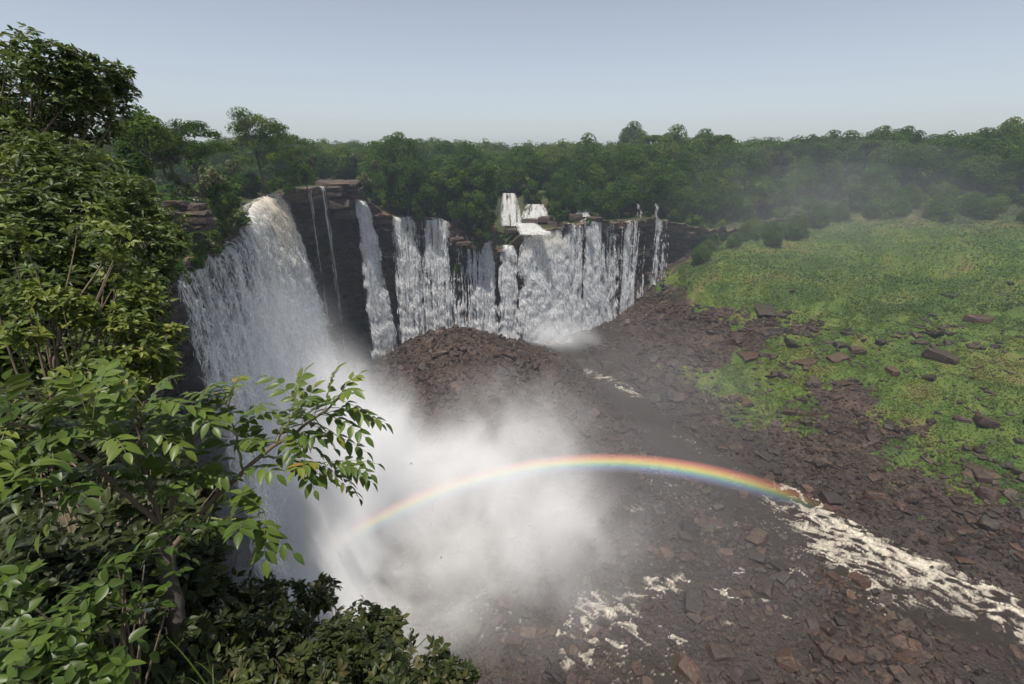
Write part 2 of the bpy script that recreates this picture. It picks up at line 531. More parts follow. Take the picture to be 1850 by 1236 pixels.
def flake_cloud(P, al, nf, seed, fsize, lump):
    """Long thin shreds of water strewn along a grid of falling water, turned every way."""
    r = np.random.default_rng(seed)
    nu, nv = P.shape[:2]
    h = np.linspace(0, 1, nv)
    wgt = al[:-1, :-1].ravel() * (.35 + h[:-1][None] * np.ones((nu - 1, 1))).ravel() + 1e-9
    cell = r.choice(len(wgt), nf, p=wgt / wgt.sum())
    ci, cj = cell // (nv - 1), cell % (nv - 1)
    fu, fv = r.random((nf, 1)), r.random((nf, 1))
    C = (P[ci, cj] * (1 - fu) + P[ci + 1, cj] * fu) * (1 - fv) + (P[ci, cj + 1] * (1 - fu) + P[ci + 1, cj + 1] * fu) * fv
    D = P[ci, cj + 1] - P[ci, cj]; D /= np.linalg.norm(D, axis=1)[:, None] + 1e-9
    Nx = np.cross(P[ci + 1, cj] - P[ci, cj], D); Nx /= np.linalg.norm(Nx, axis=1)[:, None] + 1e-9
    Nx *= np.where(Nx[:, 1:2] > 0, -1, 1)
    D = D + Nx * r.normal(.15, .42, (nf, 1)) + r.normal(0, .035, (nf, 3)); D /= np.linalg.norm(D, axis=1)[:, None]
    Sd = np.cross(D, r.normal(size=(nf, 3))); Sd /= np.linalg.norm(Sd, axis=1)[:, None]
    hh = h[cj][:, None]
    C = C + Nx * (r.normal(.15, .5, (nf, 1)) * lump * (.3 + hh)) + r.normal(0, .10, (nf, 3))
    ln = fsize[0] * np.exp(r.normal(0, .4, (nf, 1))) * (.5 + .7 * hh); wd = fsize[1] * np.exp(r.normal(0, .4, (nf, 1))) * (.8 + .6 * hh)
    FV = np.stack([C - D * ln * .5, C + Sd * wd * .5, C + D * ln * .5, C - Sd * wd * .5], 1).reshape(-1, 3)
    return FV, ci, cj, np.repeat(r.uniform(.45, .98, nf), 4)

def fall_sheet(i0, i1, drop, throw, cov, du=.35, dv=.7, seed=0, back=1.4, cling=.5, streak=1.1, lump=.5, spread=0.0, zlip=None, zbase=None,
               cream=None, contrast=.42, edge=.12, layers=2, gap=.7, long=.055, ridge=1.0, surge=0.0, plume=0.0, flakes=0, fsize=(.9, .22)):
    """One fall as a few wavering sheets of streaks. i0..i1 rim samples, throw = metres thrown out at the foot,
    cov(u 0..1, h 0..1) = how much of the sheet is water."""
    s0, s1 = RIM_S[int(i0)], RIM_S[int(i1)]
    nu = max(6, int(abs(s1 - s0) / du))
    Vs, Fs, Al, Cr = [], [], [], []
    base_n = 0
    for L in range(layers):
        u = np.linspace(0, 1, nu)
        idx = np.interp(s0 + (s1 - s0) * u, RIM_S, np.arange(len(RIM_S)))
        X = interp_row(RIMF[:, :2], idx); Nn = interp_row(RIM_N, idx)
        T = interp_row(CLIFF_T, idx) if zlip is None else np.interp(u, np.linspace(0, 1, len(zlip)), zlip)
        B = (floor_z(X[:, 0] + Nn[:, 0] * 5, X[:, 1] + Nn[:, 1] * 5) - .6) if zbase is None else np.interp(u, np.linspace(0, 1, len(zbase)), zbase)
        B = np.maximum(B, T - drop) if drop else B
        nv = max(8, int((T - B).max() / dv))
        h = np.linspace(0, 1, nv)
        U, H = np.meshgrid(u, h, indexing='ij')
        Z = T[:, None] + (B - T)[:, None] * H
        fall = (T - B)[:, None] * H
        S = (s0 + (s1 - s0) * U)
        # outward distance: either free flight or hugging the ledges
        tt = np.clip((interp_row(CLIFF_T, idx)[:, None] - Z) / (interp_row(CLIFF_T, idx) - interp_row(CLIFF_B, idx))[:, None], 0, 1)
        rows = CLIFF_OFF.shape[1]
        oc = CLIFF_OFF[np.clip(np.round(idx).astype(int), 0, len(CLIFF_OFF) - 1)[:, None], np.clip((tt * (rows - 1)).astype(int), 0, rows - 1)]
        k = max(1, int(2.0 / dv))
        oc = np.stack([np.convolve(np.pad(r, k, 'edge'), np.ones(2 * k + 1) / (2 * k + 1), 'valid') for r in oc])
        tw = throw(u)[:, None] if callable(throw) else throw
        fly = 1.4 + tw * np.sqrt(np.clip(fall / 80.0, 0, None)) * (1 + .12 * vnoise(S / 7, S * 0, s=seed + 3))
        o = np.maximum(fly, oc + cling) + L * gap * (0.3 + H)
        rid = 1 - 2 * np.abs(vnoise(S / (streak * 2.2), fall * long, s=seed + L * 31))
        rid2 = vnoise(S / (streak * .8), fall * long * 2.2, s=seed + 7 + L * 31)
        lmp = fbm(S / 3.2, fall / 4.2 - L * 9, o=4, s=seed + 11 + L * 31)
        lump_ = lump * (1 + surge * sstep(.45, .8, U))
        o = o + (rid * .6 + rid2 * .35) * lump * ridge * (.3 + H) + lmp * lump_ * (.35 + .9 * H)
        wob = fbm(S / 9, fall / 16, o=2, s=seed + 13) * lump * .8
        lat = (U - .5) * spread * np.sqrt(H) + wob
        tan = np.stack([-Nn[:, 1], Nn[:, 0]], -1)
        P = np.zeros((nu, nv, 3))
        P[..., 0] = X[:, :1] + Nn[:, :1] * o + tan[:, :1] * lat
        P[..., 1] = X[:, 1:] + Nn[:, 1:] * o + tan[:, 1:] * lat
        P[..., 2] = Z
        # the water first slides over the lip
        P[:, 0] = np.c_[X - Nn * back, T - .45]
        P[:, 1] = np.c_[X + Nn * 1.0, T + .25 + .2 * vnoise(S[:, 0], S[:, 0] * 0, s=seed)]
        c = cov(U, H) if callable(cov) else cov + 0 * U
        n = .5 + .30 * vnoise(S / streak, fall * long, s=seed + 17 + L * 5) + .20 * vnoise(S / (streak * .45), fall * long * 1.9, s=seed + 19 + L * 5) + .17 * vnoise(S / (streak * .3), fall * .35, s=seed + 23 + L * 5) + .10 * lmp
        c = c * (1 - .25 * L) + plume * vnoise(S / 3.4, fall * .012, s=seed + 41) - .5 * plume * np.abs(vnoise(S / 1.7, fall * .02, s=seed + 43))
        al = np.clip((n - (1 - c)) / contrast, 0, 1)
        ew = edge + 1e-3
        ed = np.clip(np.minimum(U, 1 - U) / ew + .5 * vnoise(fall / 3, U * 3, s=seed + 29) * (np.minimum(U, 1 - U) < ew), 0, 1)
        al = al * ed
        al[:, 0] *= .8
        f = grid_faces(nu, nv)
        af = al.ravel()
        f = f[(af[f].max(1) > .03)]
        Vs.append(P.reshape(-1, 3)); Fs.append(f + base_n); Al.append(af)
        Cr.append((cream(U, H) if cream is not None else 0 * U).ravel())
        base_n += nu * nv
        if flakes and L < 2:
            # torn clumps of water flying with the sheet, turned every way
            nf = flakes // min(2, layers)
            FV, ci, cj, fa = flake_cloud(P, al, nf, seed + 900 + L, fsize, lump)
            Vs.append(FV); Fs.append(np.arange(nf * 4).reshape(-1, 4) + base_n)
            Al.append(fa); base_n += nf * 4
            cg = cream(U, H) if cream is not None else 0 * U
            Cr.append(np.repeat(cg[ci, cj], 4))
    V = np.vstack(Vs); F = np.vstack(Fs); Al = np.concatenate(Al); Cr = np.concatenate(Cr)
    use = np.zeros(len(V), bool); use[F.ravel()] = True
    mp = np.cumsum(use) - 1
    return V[use], mp[F], Al[use], Cr[use]

def waterfall(label, sheets, group=None):
    V = []; F = []; A = []; C = []; n = 0
    for v, f, a, c in sheets:
        V.append(v); F.append(f + n); A.append(a); C.append(c); n += len(v)
    o = mk('waterfall', np.vstack(V), np.vstack(F), M_WATERFALL, smooth=True, attrs={'alpha': np.concatenate(A), 'cream': np.concatenate(C)})
    return tag(o, label, 'waterfall', group)

k6 = int(np.hypot(RIMF[:, 0] + 59, RIMF[:, 1] - 86).argmin())
k9 = int(np.hypot(RIMF[:, 0] + 90, RIMF[:, 1] - 197).argmin())

def cov_big(U, H):
    c = .66 + .62 * sstep(.42, .75, U)                       # thin curtain at the near end, heavy at the far end
    c = c + .34 * sstep(.05, .6, H) * (1 - sstep(.42, .7, U))
    return c
big = fall_sheet(k6 - 12, k9 + 2, None, lambda u: 4.5 + 7.0 * sstep(.4, .9, u), cov_big, du=.33, dv=.6, seed=100, lump=1.0, streak=.75, layers=4, gap=1.1, edge=.025, ridge=.16, surge=1.6,
                 zbase=[-.5, -.5], zlip=[82, 81.5, 80.5, 79.3, 78.5, 79.5, 83.5, 85.6, 86, 86.2, 86.2], flakes=130000, fsize=(2.4, .27), cream=lambda U, H: .75 * sstep(.5, .8, U) * (1 - sstep(.03, .42, H + .06 * vnoise(U * 40, H * 14, s=3))), long=.10, contrast=.7)
waterfall('widest near waterfall, thick white curtain with cream-coloured crest plunging into the mist', [big])

a, b = rim_at(637), rim_at(652)
sl = fall_sheet(a, b + 1, None, 9.0, lambda U, H: 1.05 - .45 * sstep(.55, 1, U) * sstep(.1, .7, H), du=.22, dv=.6, seed=210, lump=.5, streak=.8, spread=13.0, zlip=[80.5, 80.0], edge=.22, layers=3, gap=.8, contrast=.5, flakes=22000, fsize=(2.4, .19))
waterfall('slender bluish plume leaping clear of the dark cliff under the bare rock ledge', [sl])

thin = [fall_sheet(rim_at(q), rim_at(q + w) + 1, None, 1.2, lambda U, H: .72 - .28 * H, du=.2, dv=.7, seed=230 + q, lump=.25, streak=.5, edge=.3, layers=1, contrast=.6) for q, w in ((574, 7), (548, 4))]
waterfall('faint thread of water trickling down the dark cliff beside the widest waterfall', thin)

def cascade(label, x0, x1, seed, cov, group='cascades in the middle of the horseshoe', **kw):
    args = dict(du=.28, dv=.6, seed=seed, lump=.55, spread=5.0, edge=.2, streak=.75, layers=2, cling=.55, ridge=.5, plume=.2, contrast=.5, flakes=26000, fsize=(2.6, .19))
    args.update(kw)
    a, b = rim_at(x0), rim_at(x1)
    return waterfall(label, [fall_sheet(a, b, None, args.pop('throw', 3.0), cov, **args)], group)

cascade('broken cascade stepping down ledges just beyond the slender plume', 706, 750, 300, lambda U, H: .95 - .42 * np.abs(U - .3 - .1 * H), spread=4)
cascade('pale veil of water with a bright streak under the overhanging trees', 752, 815, 320, lambda U, H: .66 + .36 * np.exp(-((U - .5 - .25 * H) / .16) ** 2), spread=3)
cascade('curved fall sliding off a brown ledge behind the rubble mound', 818, 893, 340, lambda U, H: .66 + .5 * np.exp(-((U - .80) / .15) ** 2), throw=4.5, zlip=[63, 60, 58, 57])
cascade('narrow single fall between dark rock walls left of the white centre falls', 906, 928, 360, lambda U, H: .98 - .2 * H, zlip=[55, 54.5], edge=.3, throw=4)
cascade('brightest white fall at the centre, pouring from a foaming ledge', 938, 1016, 380, lambda U, H: 1.08 + .25 * sstep(.35, 1, H) - .32 * np.exp(-((U - .38) / .08) ** 2) * (1 - sstep(.2, .6, H)), throw=5, lump=.9, layers=3, flakes=90000, fsize=(2.8, .2),
        cream=lambda U, H: .35 * (1 - sstep(.0, .3, H)))
cascade('wide streaky curtain directly beside the brightest centre fall', 1014, 1112, 400, lambda U, H: .72 + .22 * vnoise(U * 9, U * 0, s=8) + .12 * H, throw=4, lump=.6, plume=.3, flakes=48000, fsize=(3.0, .17))
cascade('row of thin parallel threads at the end of the curtain, near the green slope', 1108, 1207, 420, lambda U, H: .52 + .34 * vnoise(U * 13, U * 0, s=9) + .05 * H, throw=2.5, lump=.35, streak=.7, spread=1.0, flakes=9000, fsize=(2.6, .16))

def step_fall(label, pts_top, pts_bot, seed, cov=.95, group='small upper falls above the centre ledge', fade=1.0):
    """Short fall between two edges given in the world."""
    T = np.array(pts_top, float); B = np.array(pts_bot, float)
    nu, nv = max(12, int(np.linalg.norm(T[-1] - T[0]) / .25)), 40
    u = np.linspace(0, 1, nu); h = np.linspace(0, 1, nv)
    tp = np.stack([np.interp(u, np.linspace(0, 1, len(T)), T[:, q]) for q in range(3)], -1)
    bt = np.stack([np.interp(u, np.linspace(0, 1, len(B)), B[:, q]) for q in range(3)], -1)
    U, H = np.meshgrid(u, h, indexing='ij')
    Hx = np.sqrt(H) * .55 + H * .45
    P = np.empty((nu, nv, 3))
    P[..., :2] = tp[:, None, :2] + (bt - tp)[:, None, :2] * Hx[..., None]
    P[..., 2] = tp[:, None, 2] + (bt - tp)[:, None, 2] * (H ** 1.2)
    W = np.linalg.norm(T[-1] - T[0])
    dy = (fbm(U * W / .9, H * 3, o=3, s=seed) * .5 + fbm(U * W / 3, H * 5, o=2, s=seed + 1) * .6)
    P[..., 1] -= dy
    n = .5 + .32 * vnoise(U * W / .8, H * 2.5, s=seed + 2) + .2 * vnoise(U * W / .35, H * 6, s=seed + 3)
    al = np.clip((n - (1 - cov)) / .3, 0, 1) * np.clip(np.minimum(U, 1 - U) / .12 + .4 * vnoise(H * 7, U * 4, s=seed + 4), 0, 1)
    al *= fade
    f = grid_faces(nu, nv)
    FV, ci, cj, fa = flake_cloud(P, al, int(W * 190), seed + 5, (1.1, .2), .9)
    V = np.vstack([P.reshape(-1, 3), FV]); F = np.vstack([f, np.arange(len(FV)).reshape(-1, 4) + nu * nv])
    A = np.r_[al.ravel() * .7, fa * fade]
    return tag(mk('waterfall', V, F, M_WATERFALL, smooth=True, attrs={'alpha': A, 'cream': np.full(len(V), .12)}), label, 'waterfall', group)

def edge_px(x0, x1, y, d):
    return [at_d(x0, y, d), at_d((x0 + x1) / 2, y, d + .5), at_d(x1, y, d)]
step_fall('tall upper fall dropping between trees onto the centre ledge', edge_px(908, 930, 349, 300), edge_px(902, 944, 408, 279), 500, .80)
step_fall('small fan of white water on the upper ledge beside the tall upper fall', edge_px(952, 982, 369, 300), edge_px(940, 992, 396, 286), 510, .82)
step_fall('little spill among brown rocks right of the fan on the upper ledge', edge_px(1044, 1056, 374, 306), edge_px(1040, 1066, 392, 300), 520, .62)
step_fall('foaming chute crossing the ledge that feeds the brightest centre fall', edge_px(930, 962, 402, 283), edge_px(936, 996, 424, 267.5), 530, 1.1)
step_fall('dim trickle behind the overhanging trees left of the centre ledge', edge_px(804, 832, 376, 284), edge_px(798, 826, 408, 272), 540, .6, fade=.6)
for q, (x0, x1, y0, y1) in enumerate([(1112, 1122, 366, 398), (1150, 1158, 368, 396), (1182, 1190, 368, 394)]):
    step_fall(['thin upper thread above the first of the parallel threads', 'thin upper thread in the shade above the middle of the parallel threads', 'thin upper thread above the last parallel threads by the forest'][q],
              edge_px(x0, x1, y0, 326), edge_px(x0, x1, y1, 318), 550 + q, .45, fade=.22)

# ------------------------------------------------------------------ river over the gorge floor
FOAM = [  # photo-pixel polylines, width in metres, strength
    ([(1460, 925), (1510, 965), (1570, 1000), (1650, 1035), (1730, 1060)], 5.0, .8), ([(1140, 1075), (1190, 1060), (1240, 1050), (1300, 1062), (1340, 1090)], 2.0, .7), ([(1200, 1100), (1190, 1140), (1225, 1160)], 2.0, .8),
    ([(980, 1190), (1030, 1200), (1070, 1180)], 1.6, .6), ([(1390, 1090), (1430, 1120), (1470, 1135)], 2.0, .55), ([(1330, 1165), (1300, 1150), (1270, 1160)], 1.6, .7), ([(1640, 1080), (1700, 1090), (1750, 1105)], 2.0, .6),
    ([(1485, 900), (1530, 945), (1580, 985), (1650, 1010), (1720, 1035), (1790, 1068), (1850, 1110), (1920, 1150)], 5.0, 1.0),
    ([(1450, 945), (1500, 985), (1560, 1010), (1640, 1022)], 4.0, .75), ([(1480, 985), (1540, 1030), (1590, 1065), (1600, 1080)], 3.5, .7),
    ([(1600, 1040), (1680, 1048), (1740, 1062)], 3.0, .6), ([(1780, 1100), (1830, 1130), (1870, 1150)], 3.0, .8),
    ([(1290, 1045), (1340, 1035), (1400, 1030), (1440, 1040)], 2.2, .6), ([(1180, 1050), (1195, 1085), (1215, 1140)], 2.4, .85),
    ([(1010, 1160), (1050, 1115), (1080, 1090), (1130, 1105), (1160, 1150)], 3.0, .75), ([(1060, 1140), (1110, 1165)], 2.2, .8),
    ([(1300, 1110), (1330, 1135), (1350, 1165)], 1.8, .8), ([(1240, 1040), (1280, 1060)], 1.6, .6), ([(1400, 1055), (1440, 1075)], 2, .5),
    ([(1500, 1165), (1520, 1185)], 1.2, .7), ([(920, 1200), (960, 1195)], 1.2, .7), ([(1140, 920), (1200, 905)], 1.6, .45), ([(1560, 1215), (1590, 1225)], 1.2, .6),
    ([(1065, 675), (1110, 690), (1150, 712)], 4.0, .5), ([(1110, 672), (1160, 688)], 3.0, .5),
    ([(940, 613), (985, 618), (1040, 612), (1070, 600)], 6.0, 1.2), ([(720, 640), (690, 648)], 5.0, .9), ([(1420, 880), (1480, 905)], 4, .5), ([(1390, 905), (1450, 925)], 3, .4)]

def river_level(x, y):
    return -.20 - .010 * np.clip(np.asarray(x) - 20, 0, 200)

def build_river():
    st = .45
    gx = np.arange(-75, 168, st); gy = np.arange(66, 282, st)
    X, Y = np.meshgrid(gx, gy, indexing='ij')
    fz = floor_z(X, Y)
    foam = np.zeros(X.shape); calm = np.zeros(X.shape)
    for pts, w, stg in FOAM:
        P = np.array([at_z(px, py, -.5)[:2] for px, py in pts])
        for (x0, y0), (x1, y1) in zip(P[:-1], P[1:]):
            ex, ey = x1 - x0, y1 - y0
            t = np.clip(((X - x0) * ex + (Y - y0) * ey) / (ex * ex + ey * ey), 0, 1)
            d = np.hypot(X - x0 - t * ex, Y - y0 - t * ey)
            foam = np.maximum(foam, stg * np.exp(-(d / (w * 1.05)) ** 2))
    # streaks that follow the flow (mostly along +x, towards -y)
    fx, fy = X * .84 - Y * .54, X * .54 + Y * .84
    wx, wy = fbm(fx / 4, fy / 3, o=2, s=87) * 1.2, fbm(fx / 4, fy / 3, o=2, s=88) * .9
    fil = 1 - np.abs(fbm((fx + wx) / 4.2, (fy + wy) / 1.7, o=4, s=81, g=.6)) * 1.7          # filaments
    f = foam * .95 + (fil - .62) * .75 * sstep(.02, .35, foam) + .55 * sstep(.82, 1.0, fil) * sstep(.0, .5, fbm(fx / 9, fy / 6, o=3, s=83)) - .18
    wl = river_level(X, Y)
    z = wl + fbm(fx / 4, fy / 2.2, o=4, s=85) * (.06 + .55 * np.clip(foam, 0, 1)) + .12 * np.clip(f, 0, 1)
    keep = fz < z + .35
    F = grid_faces(*X.shape)
    F = F[keep.ravel()[F].any(1)]
    V = np.c_[X.ravel(), Y.ravel(), z.ravel()]
    use = np.zeros(len(V), bool); use[F.ravel()] = True
    mp = np.cumsum(use) - 1
    m, N, b, o = material('river_water')
    pos = N.n('ShaderNodeNewGeometry').outputs['Position']
    fo = N.n('ShaderNodeAttribute', attribute_name='foam').outputs['Fac']
    n = N.noise(pos, 2.2, 3, .7, .8)
    k = N.rng(N.m('ADD', fo, N.m('MULTIPLY', N.m('SUBTRACT', n, .5), 1.1)), -.05, 1.05)
    N.put(b.inputs['Base Color'], N.mix(k, rgb(.030, .023, .017), N.mix(n, rgb(.50, .41, .29), rgb(.74, .70, .62))))
    N.put(b.inputs['Roughness'], N.rng(k, 0, 1, .07, .8))
    b.inputs['IOR'].default_value = 1.33
    bp = N.n('ShaderNodeBump', ins={'Height': n, 'Strength': .7, 'Distance': .35})
    N.put(b.inputs['Normal'], bp.outputs[0])
    ob = mk('river', V[use], mp[F], m, smooth=True, attrs={'foam': f.ravel()[use]})
    tag(ob, kind='structure')
build_river()

# ------------------------------------------------------------------ rocks
def rock_material(name, per_object):
    m, N, b, o = material(name)
    pos = N.n('ShaderNodeNewGeometry')
    if per_object:
        r = N.n('ShaderNodeObjectInfo').outputs['Random']
    else:
        r = N.n('ShaderNodeAttribute', attribute_name='tone').outputs['Fac']
    n = N.noise(pos.outputs['Position'], 1.3, 4, .7)
    big = N.noise(N.v('MULTIPLY', pos.outputs['Position'], (.5, .5, 2.2)), .8, 2, .6)
    r = N.m('ADD', N.m('MULTIPLY', r, .7), N.m('MULTIPLY', N.m('SUBTRACT', big, .35), .8), clamp=True)
    c = N.ramp(r, [(0, (.018, .013, .010)), (.35, (.044, .029, .020)), (.6, (.078, .045, .029)), (.8, (.118, .062, .036)), (1, (.15, .10, .066))])
    c = N.mix(.75, c, N.mix(N.rng(n, .3, .65), rgb(.010, .008, .007), c))
    nz = N.n('ShaderNodeSeparateXYZ', ins={0: pos.outputs['Normal']}).outputs[2]
    mo = N.n('ShaderNodeObjectInfo').outputs['Alpha'] if per_object else N.n('ShaderNodeAttribute', attribute_name='moss').outputs['Fac']
    k = N.m('MULTIPLY', N.rng(N.m('ADD', N.m('MULTIPLY', nz, .35), n), .80, .98), mo)
    c = N.mix(k, c, rgb(.075, .075, .018))
    N.put(b.inputs['Base Color'], c)
    b.inputs['Roughness'].default_value = .36
    b.inputs['Specular IOR Level'].default_value = .45
    bp = N.n('ShaderNodeBump', ins={'Height': n, 'Strength': .9, 'Distance': .5})
    N.put(b.inputs['Normal'], bp.outputs[0])
    return m
M_RUBBLE = rock_material('rubble_rock', False)
M_BOULDER = rock_material('boulder_rock', True)

def hull_rock(r, flat=.42, n=10):
    """Angular block: a jittered box with knocked-off corners."""
    bm = bmesh.new()
    for sx in (-1, 1):
        for sy in (-1, 1):
            for sz in (-1, 1):
                c = Vector((sx * r.uniform(.72, 1.0), sy * r.uniform(.68, 1.0) * .72, sz * r.uniform(.7, 1.0)))
                if r.random() < .45:
                    for ax in range(3):
                        q = c.copy(); q[ax] *= r.uniform(.25, .75)
                        bm.verts.new((q.x * .5, q.y * .5, q.z * .5 * flat))
                else:
                    bm.verts.new((c.x * .5, c.y * .5, c.z * .5 * flat))
    for q in range(n):
        ax = r.randrange(2)
        v = Vector((r.uniform(-.9, .9), r.uniform(-.65, .65), r.uniform(-.8, .8)))
        v[ax] = r.choice((-1, 1)) * r.uniform(.85, 1.1) * (1, .74)[ax]
        bm.verts.new((v.x * .5, v.y * .5, v.z * .5 * flat))
    res = bmesh.ops.convex_hull(bm, input=bm.verts)
    bmesh.ops.delete(bm, geom=[e for e in res['geom_interior'] if isinstance(e, bmesh.types.BMVert)], context='VERTS')
    bmesh.ops.recalc_face_normals(bm, faces=bm.faces)
    bmesh.ops.triangulate(bm, faces=bm.faces)
    bm.verts.index_update()
    V = np.array([v.co[:] for v in bm.verts]); F = np.array([[v.index for v in f.verts] for f in bm.faces])
    bm.free()
    return V, F

_rr = random.Random(11)
ROCKS = [hull_rock(_rr, flat=f, n=n) for f, n in [(.34, 5), (.5, 4), (.26, 6), (.62, 4), (.42, 5), (.3, 6), (.75, 4), (.38, 3), (.22, 6), (.55, 3)]]

def rot_mats(yaw, pitch, roll):
    cy_, sy_ = np.cos(yaw), np.sin(yaw); cp, sp = np.cos(pitch), np.sin(pitch); cr, sr = np.cos(roll), np.sin(roll)
    M = np.empty((len(yaw), 3, 3))
    M[:, 0, 0] = cy_ * cp; M[:, 0, 1] = cy_ * sp * sr - sy_ * cr; M[:, 0, 2] = cy_ * sp * cr + sy_ * sr
    M[:, 1, 0] = sy_ * cp; M[:, 1, 1] = sy_ * sp * sr + cy_ * cr; M[:, 1, 2] = sy_ * sp * cr - cy_ * sr
    M[:, 2, 0] = -sp; M[:, 2, 1] = cp * sr; M[:, 2, 2] = cp * cr
    return M

def scatter(protos, pos, mats, size, which, extra):
    """Join transformed copies of small prototypes: returns V, list of F, and per-vertex copies of the extra arrays."""
    Vs, Fs, Ex, n = [], [], [[] for _ in extra], 0
    for k, (pv, pf) in enumerate(protos):
        m = np.nonzero(which == k)[0]
        if not len(m): continue
        v = np.einsum('nij,vj->nvi', mats[m], pv) * size[m][:, None, None] + pos[m][:, None]
        Vs.append(v.reshape(-1, 3))
        Fs.append((pf[None] + (np.arange(len(m)) * len(pv))[:, None, None] + n).reshape(-1, pf.shape[1]))
        for q, e in enumerate(extra):
            Ex[q].append(np.repeat(e[m], len(pv)))
        n += len(m) * len(pv)
    return np.vstack(Vs), Fs, [np.concatenate(e) for e in Ex]

def build_rocks():
    r = np.random.default_rng(5)
    # candidates over the gorge floor, thinned by what the ground is there
    n = 260000
    x = r.uniform(-75, 260, n); y = r.uniform(62, 330, n)
    z = floor_z(x, y)
    ins = in_gorge(x, y); i, d = rim_near(x, y)
    px, py, w = project(np.c_[x, y, z])
    g = green_mask(x, y)
    sdg = poly_sd(x, y, GREEN)
    herb = poly_sd(x, y, HERB) > -2
    clump = fbm(x / 16, y / 16, o=3, s=91)
    dens = np.where(z > 1.2, .7, .55) * (1 - .97 * g) * (.75 + .5 * clump) + .03 * g * (clump > .1)
    rb = np.exp(-((sdg + 6) / 14) ** 2) * (x > 60)
    dens = dens + .25 * rb * (z < 9)
    dens = np.where((z < .6) & (y < 140) & (py < 1160), dens * .95, dens) * (1 - .93 * np.exp(-(channel_d(x, y) / 10.0) ** 2))
    dens[herb] *= .02
    dens *= (d > 3) & ins & (px > 560) & (px < 1980) & (py > 480) & (py < 1330) & (w > 10)
    dens *= 1 - .55 * sstep(200, 330, np.hypot(x, y)) * 0
    keep = r.random(n) < dens
    x, y, z, g, d, px, w = x[keep], y[keep], z[keep], g[keep], d[keep], px[keep], w[keep]
    size = np.exp(r.normal(-.45, .62, len(x)) + .42 * fbm(x / 13, y / 13, o=3, s=93))
    size *= 1 + .5 * g
    big = r.random(len(x)) < .018
    size[big] *= r.uniform(1.8, 3.0, big.sum())
    size = np.clip(size, .35, 6.5)
    # hand-placed rocks that stand out in the photograph: pixel x, y, width in pixels, tone, flatness index
    HAND = [(1382, 562, 62, 2), (1413, 572, 22, 6), (1706, 646, 74, 0), (1770, 578, 60, 0), (1782, 764, 56, 4), (1738, 760, 40, 1), (1512, 650, 44, 4), (1547, 634, 38, 4), (1452, 656, 54, 5),
            (1612, 674, 34, 3), (1677, 684, 30, 1), (1510, 719, 32, 4), (1580, 769, 44, 5), (1762, 628, 34, 2), (1682, 603, 46, 2), (1676, 581, 30, 2), (1842, 800, 26, 3), (1640, 762, 28, 1),
            (1811, 842, 34, 5), (1530, 602, 30, 2), (1592, 618, 30, 7), (1432, 622, 46, 5), (1322, 622, 56, 0), (1352, 644, 60, 5), (1290, 600, 40, 2), (1400, 600, 40, 2), (1470, 690, 30, 4),
            (905, 722, 34, 6), (885, 715, 26, 3), (772, 622, 52, 2), (795, 640, 50, 8), (850, 680, 26, 4), (930, 682, 30, 1), (822, 702, 34, 4), (735, 745, 40, 5), (760, 770, 44, 2),
            (1250, 1096, 66, 3), (1300, 1182, 62, 1), (930, 1166, 54, 3), (956, 1146, 44, 1), (1165, 1155, 36, 4), (1420, 1194, 62, 3), (1492, 1176, 42, 3), (1478, 1142, 34, 6), (1152, 1212, 48, 1),
            (1240, 1214, 66, 3), (1165, 972, 54, 8), (1212, 962, 44, 5), (1325, 1075, 30, 4), (1065, 1102, 34, 1), (1090, 1128, 34, 3), (1632, 1132, 44, 1), (1240, 1010, 44, 4), (1290, 985, 40, 7),
            (1205, 1000, 40, 0), (1310, 1000, 34, 1), (1350, 1222, 50, 0), (1035, 1180, 34, 1), (1005, 1225, 60, 3), (1100, 1195, 30, 4), (1345, 1130, 30, 1), (1560, 1140, 34, 7), (1590, 1120, 30, 1),
            (1700, 1105, 34, 4), (1760, 940, 40, 2), (1650, 905, 34, 5), (1710, 960, 36, 4), (1800, 990, 44, 0), (1620, 935, 30, 1), (1590, 905, 28, 5), (1660, 965, 30, 7), (1740, 1000, 30, 1),
            (1350, 950, 26, 4), (1130, 1050, 30, 1), (1060, 1050, 26, 4), (1170, 1100, 28, 6)]
    hp = np.array([hit(q[0], q[1]) for q in HAND]); hw = .74 * np.array([q[2] for q in HAND]) * project(hp)[2] / FPX
    x = np.r_[x, hp[:, 0]]; y = np.r_[y, hp[:, 1]]; z = np.r_[z, hp[:, 2]]
    size = np.r_[size, hw * 1.0]
    which = np.r_[r.integers(0, len(ROCKS), len(x) - len(HAND)), [q[3] for q in HAND]]
    g = np.r_[g, green_mask(hp[:, 0], hp[:, 1])]
    tone = np.clip(r.normal(.42, .17, len(x)) + .10 * (np.hypot(x, y) < 140) - .12 * (x > 85) * (z < 4) - .10 * (z < .2), 0, 1)
    moss = np.clip(g * .7 + (r.random(len(x)) < .12) * .5, 0, 1)
    tilt = .22 + .35 * ((z > 2) & (x < 60))
    M = rot_mats(r.uniform(0, 6.28, len(x)), r.normal(0, 1, len(x)) * tilt, r.normal(0, 1, len(x)) * tilt)
    flat = np.array([np.ptp(v[:, 2]) for v, f in ROCKS])[which]
    pos = np.c_[x, y, z + size * flat * .08]
    wpx = size / project(pos)[2] * FPX
    vis = project(pos)
    inside = (vis[0] > 0) & (vis[0] < 1850) & (vis[1] > 0) & (vis[1] < 1236) & ~((vis[0] < 800) & (vis[1] > 720)) & ~((vis[0] < 1050) & (vis[1] > 800) & (vis[1] < 1080))
    score = wpx * inside
    score[-len(HAND):] += 100
    order = np.argsort(-score)
    solo = order[:290]; rest = order[290:]
    me = []
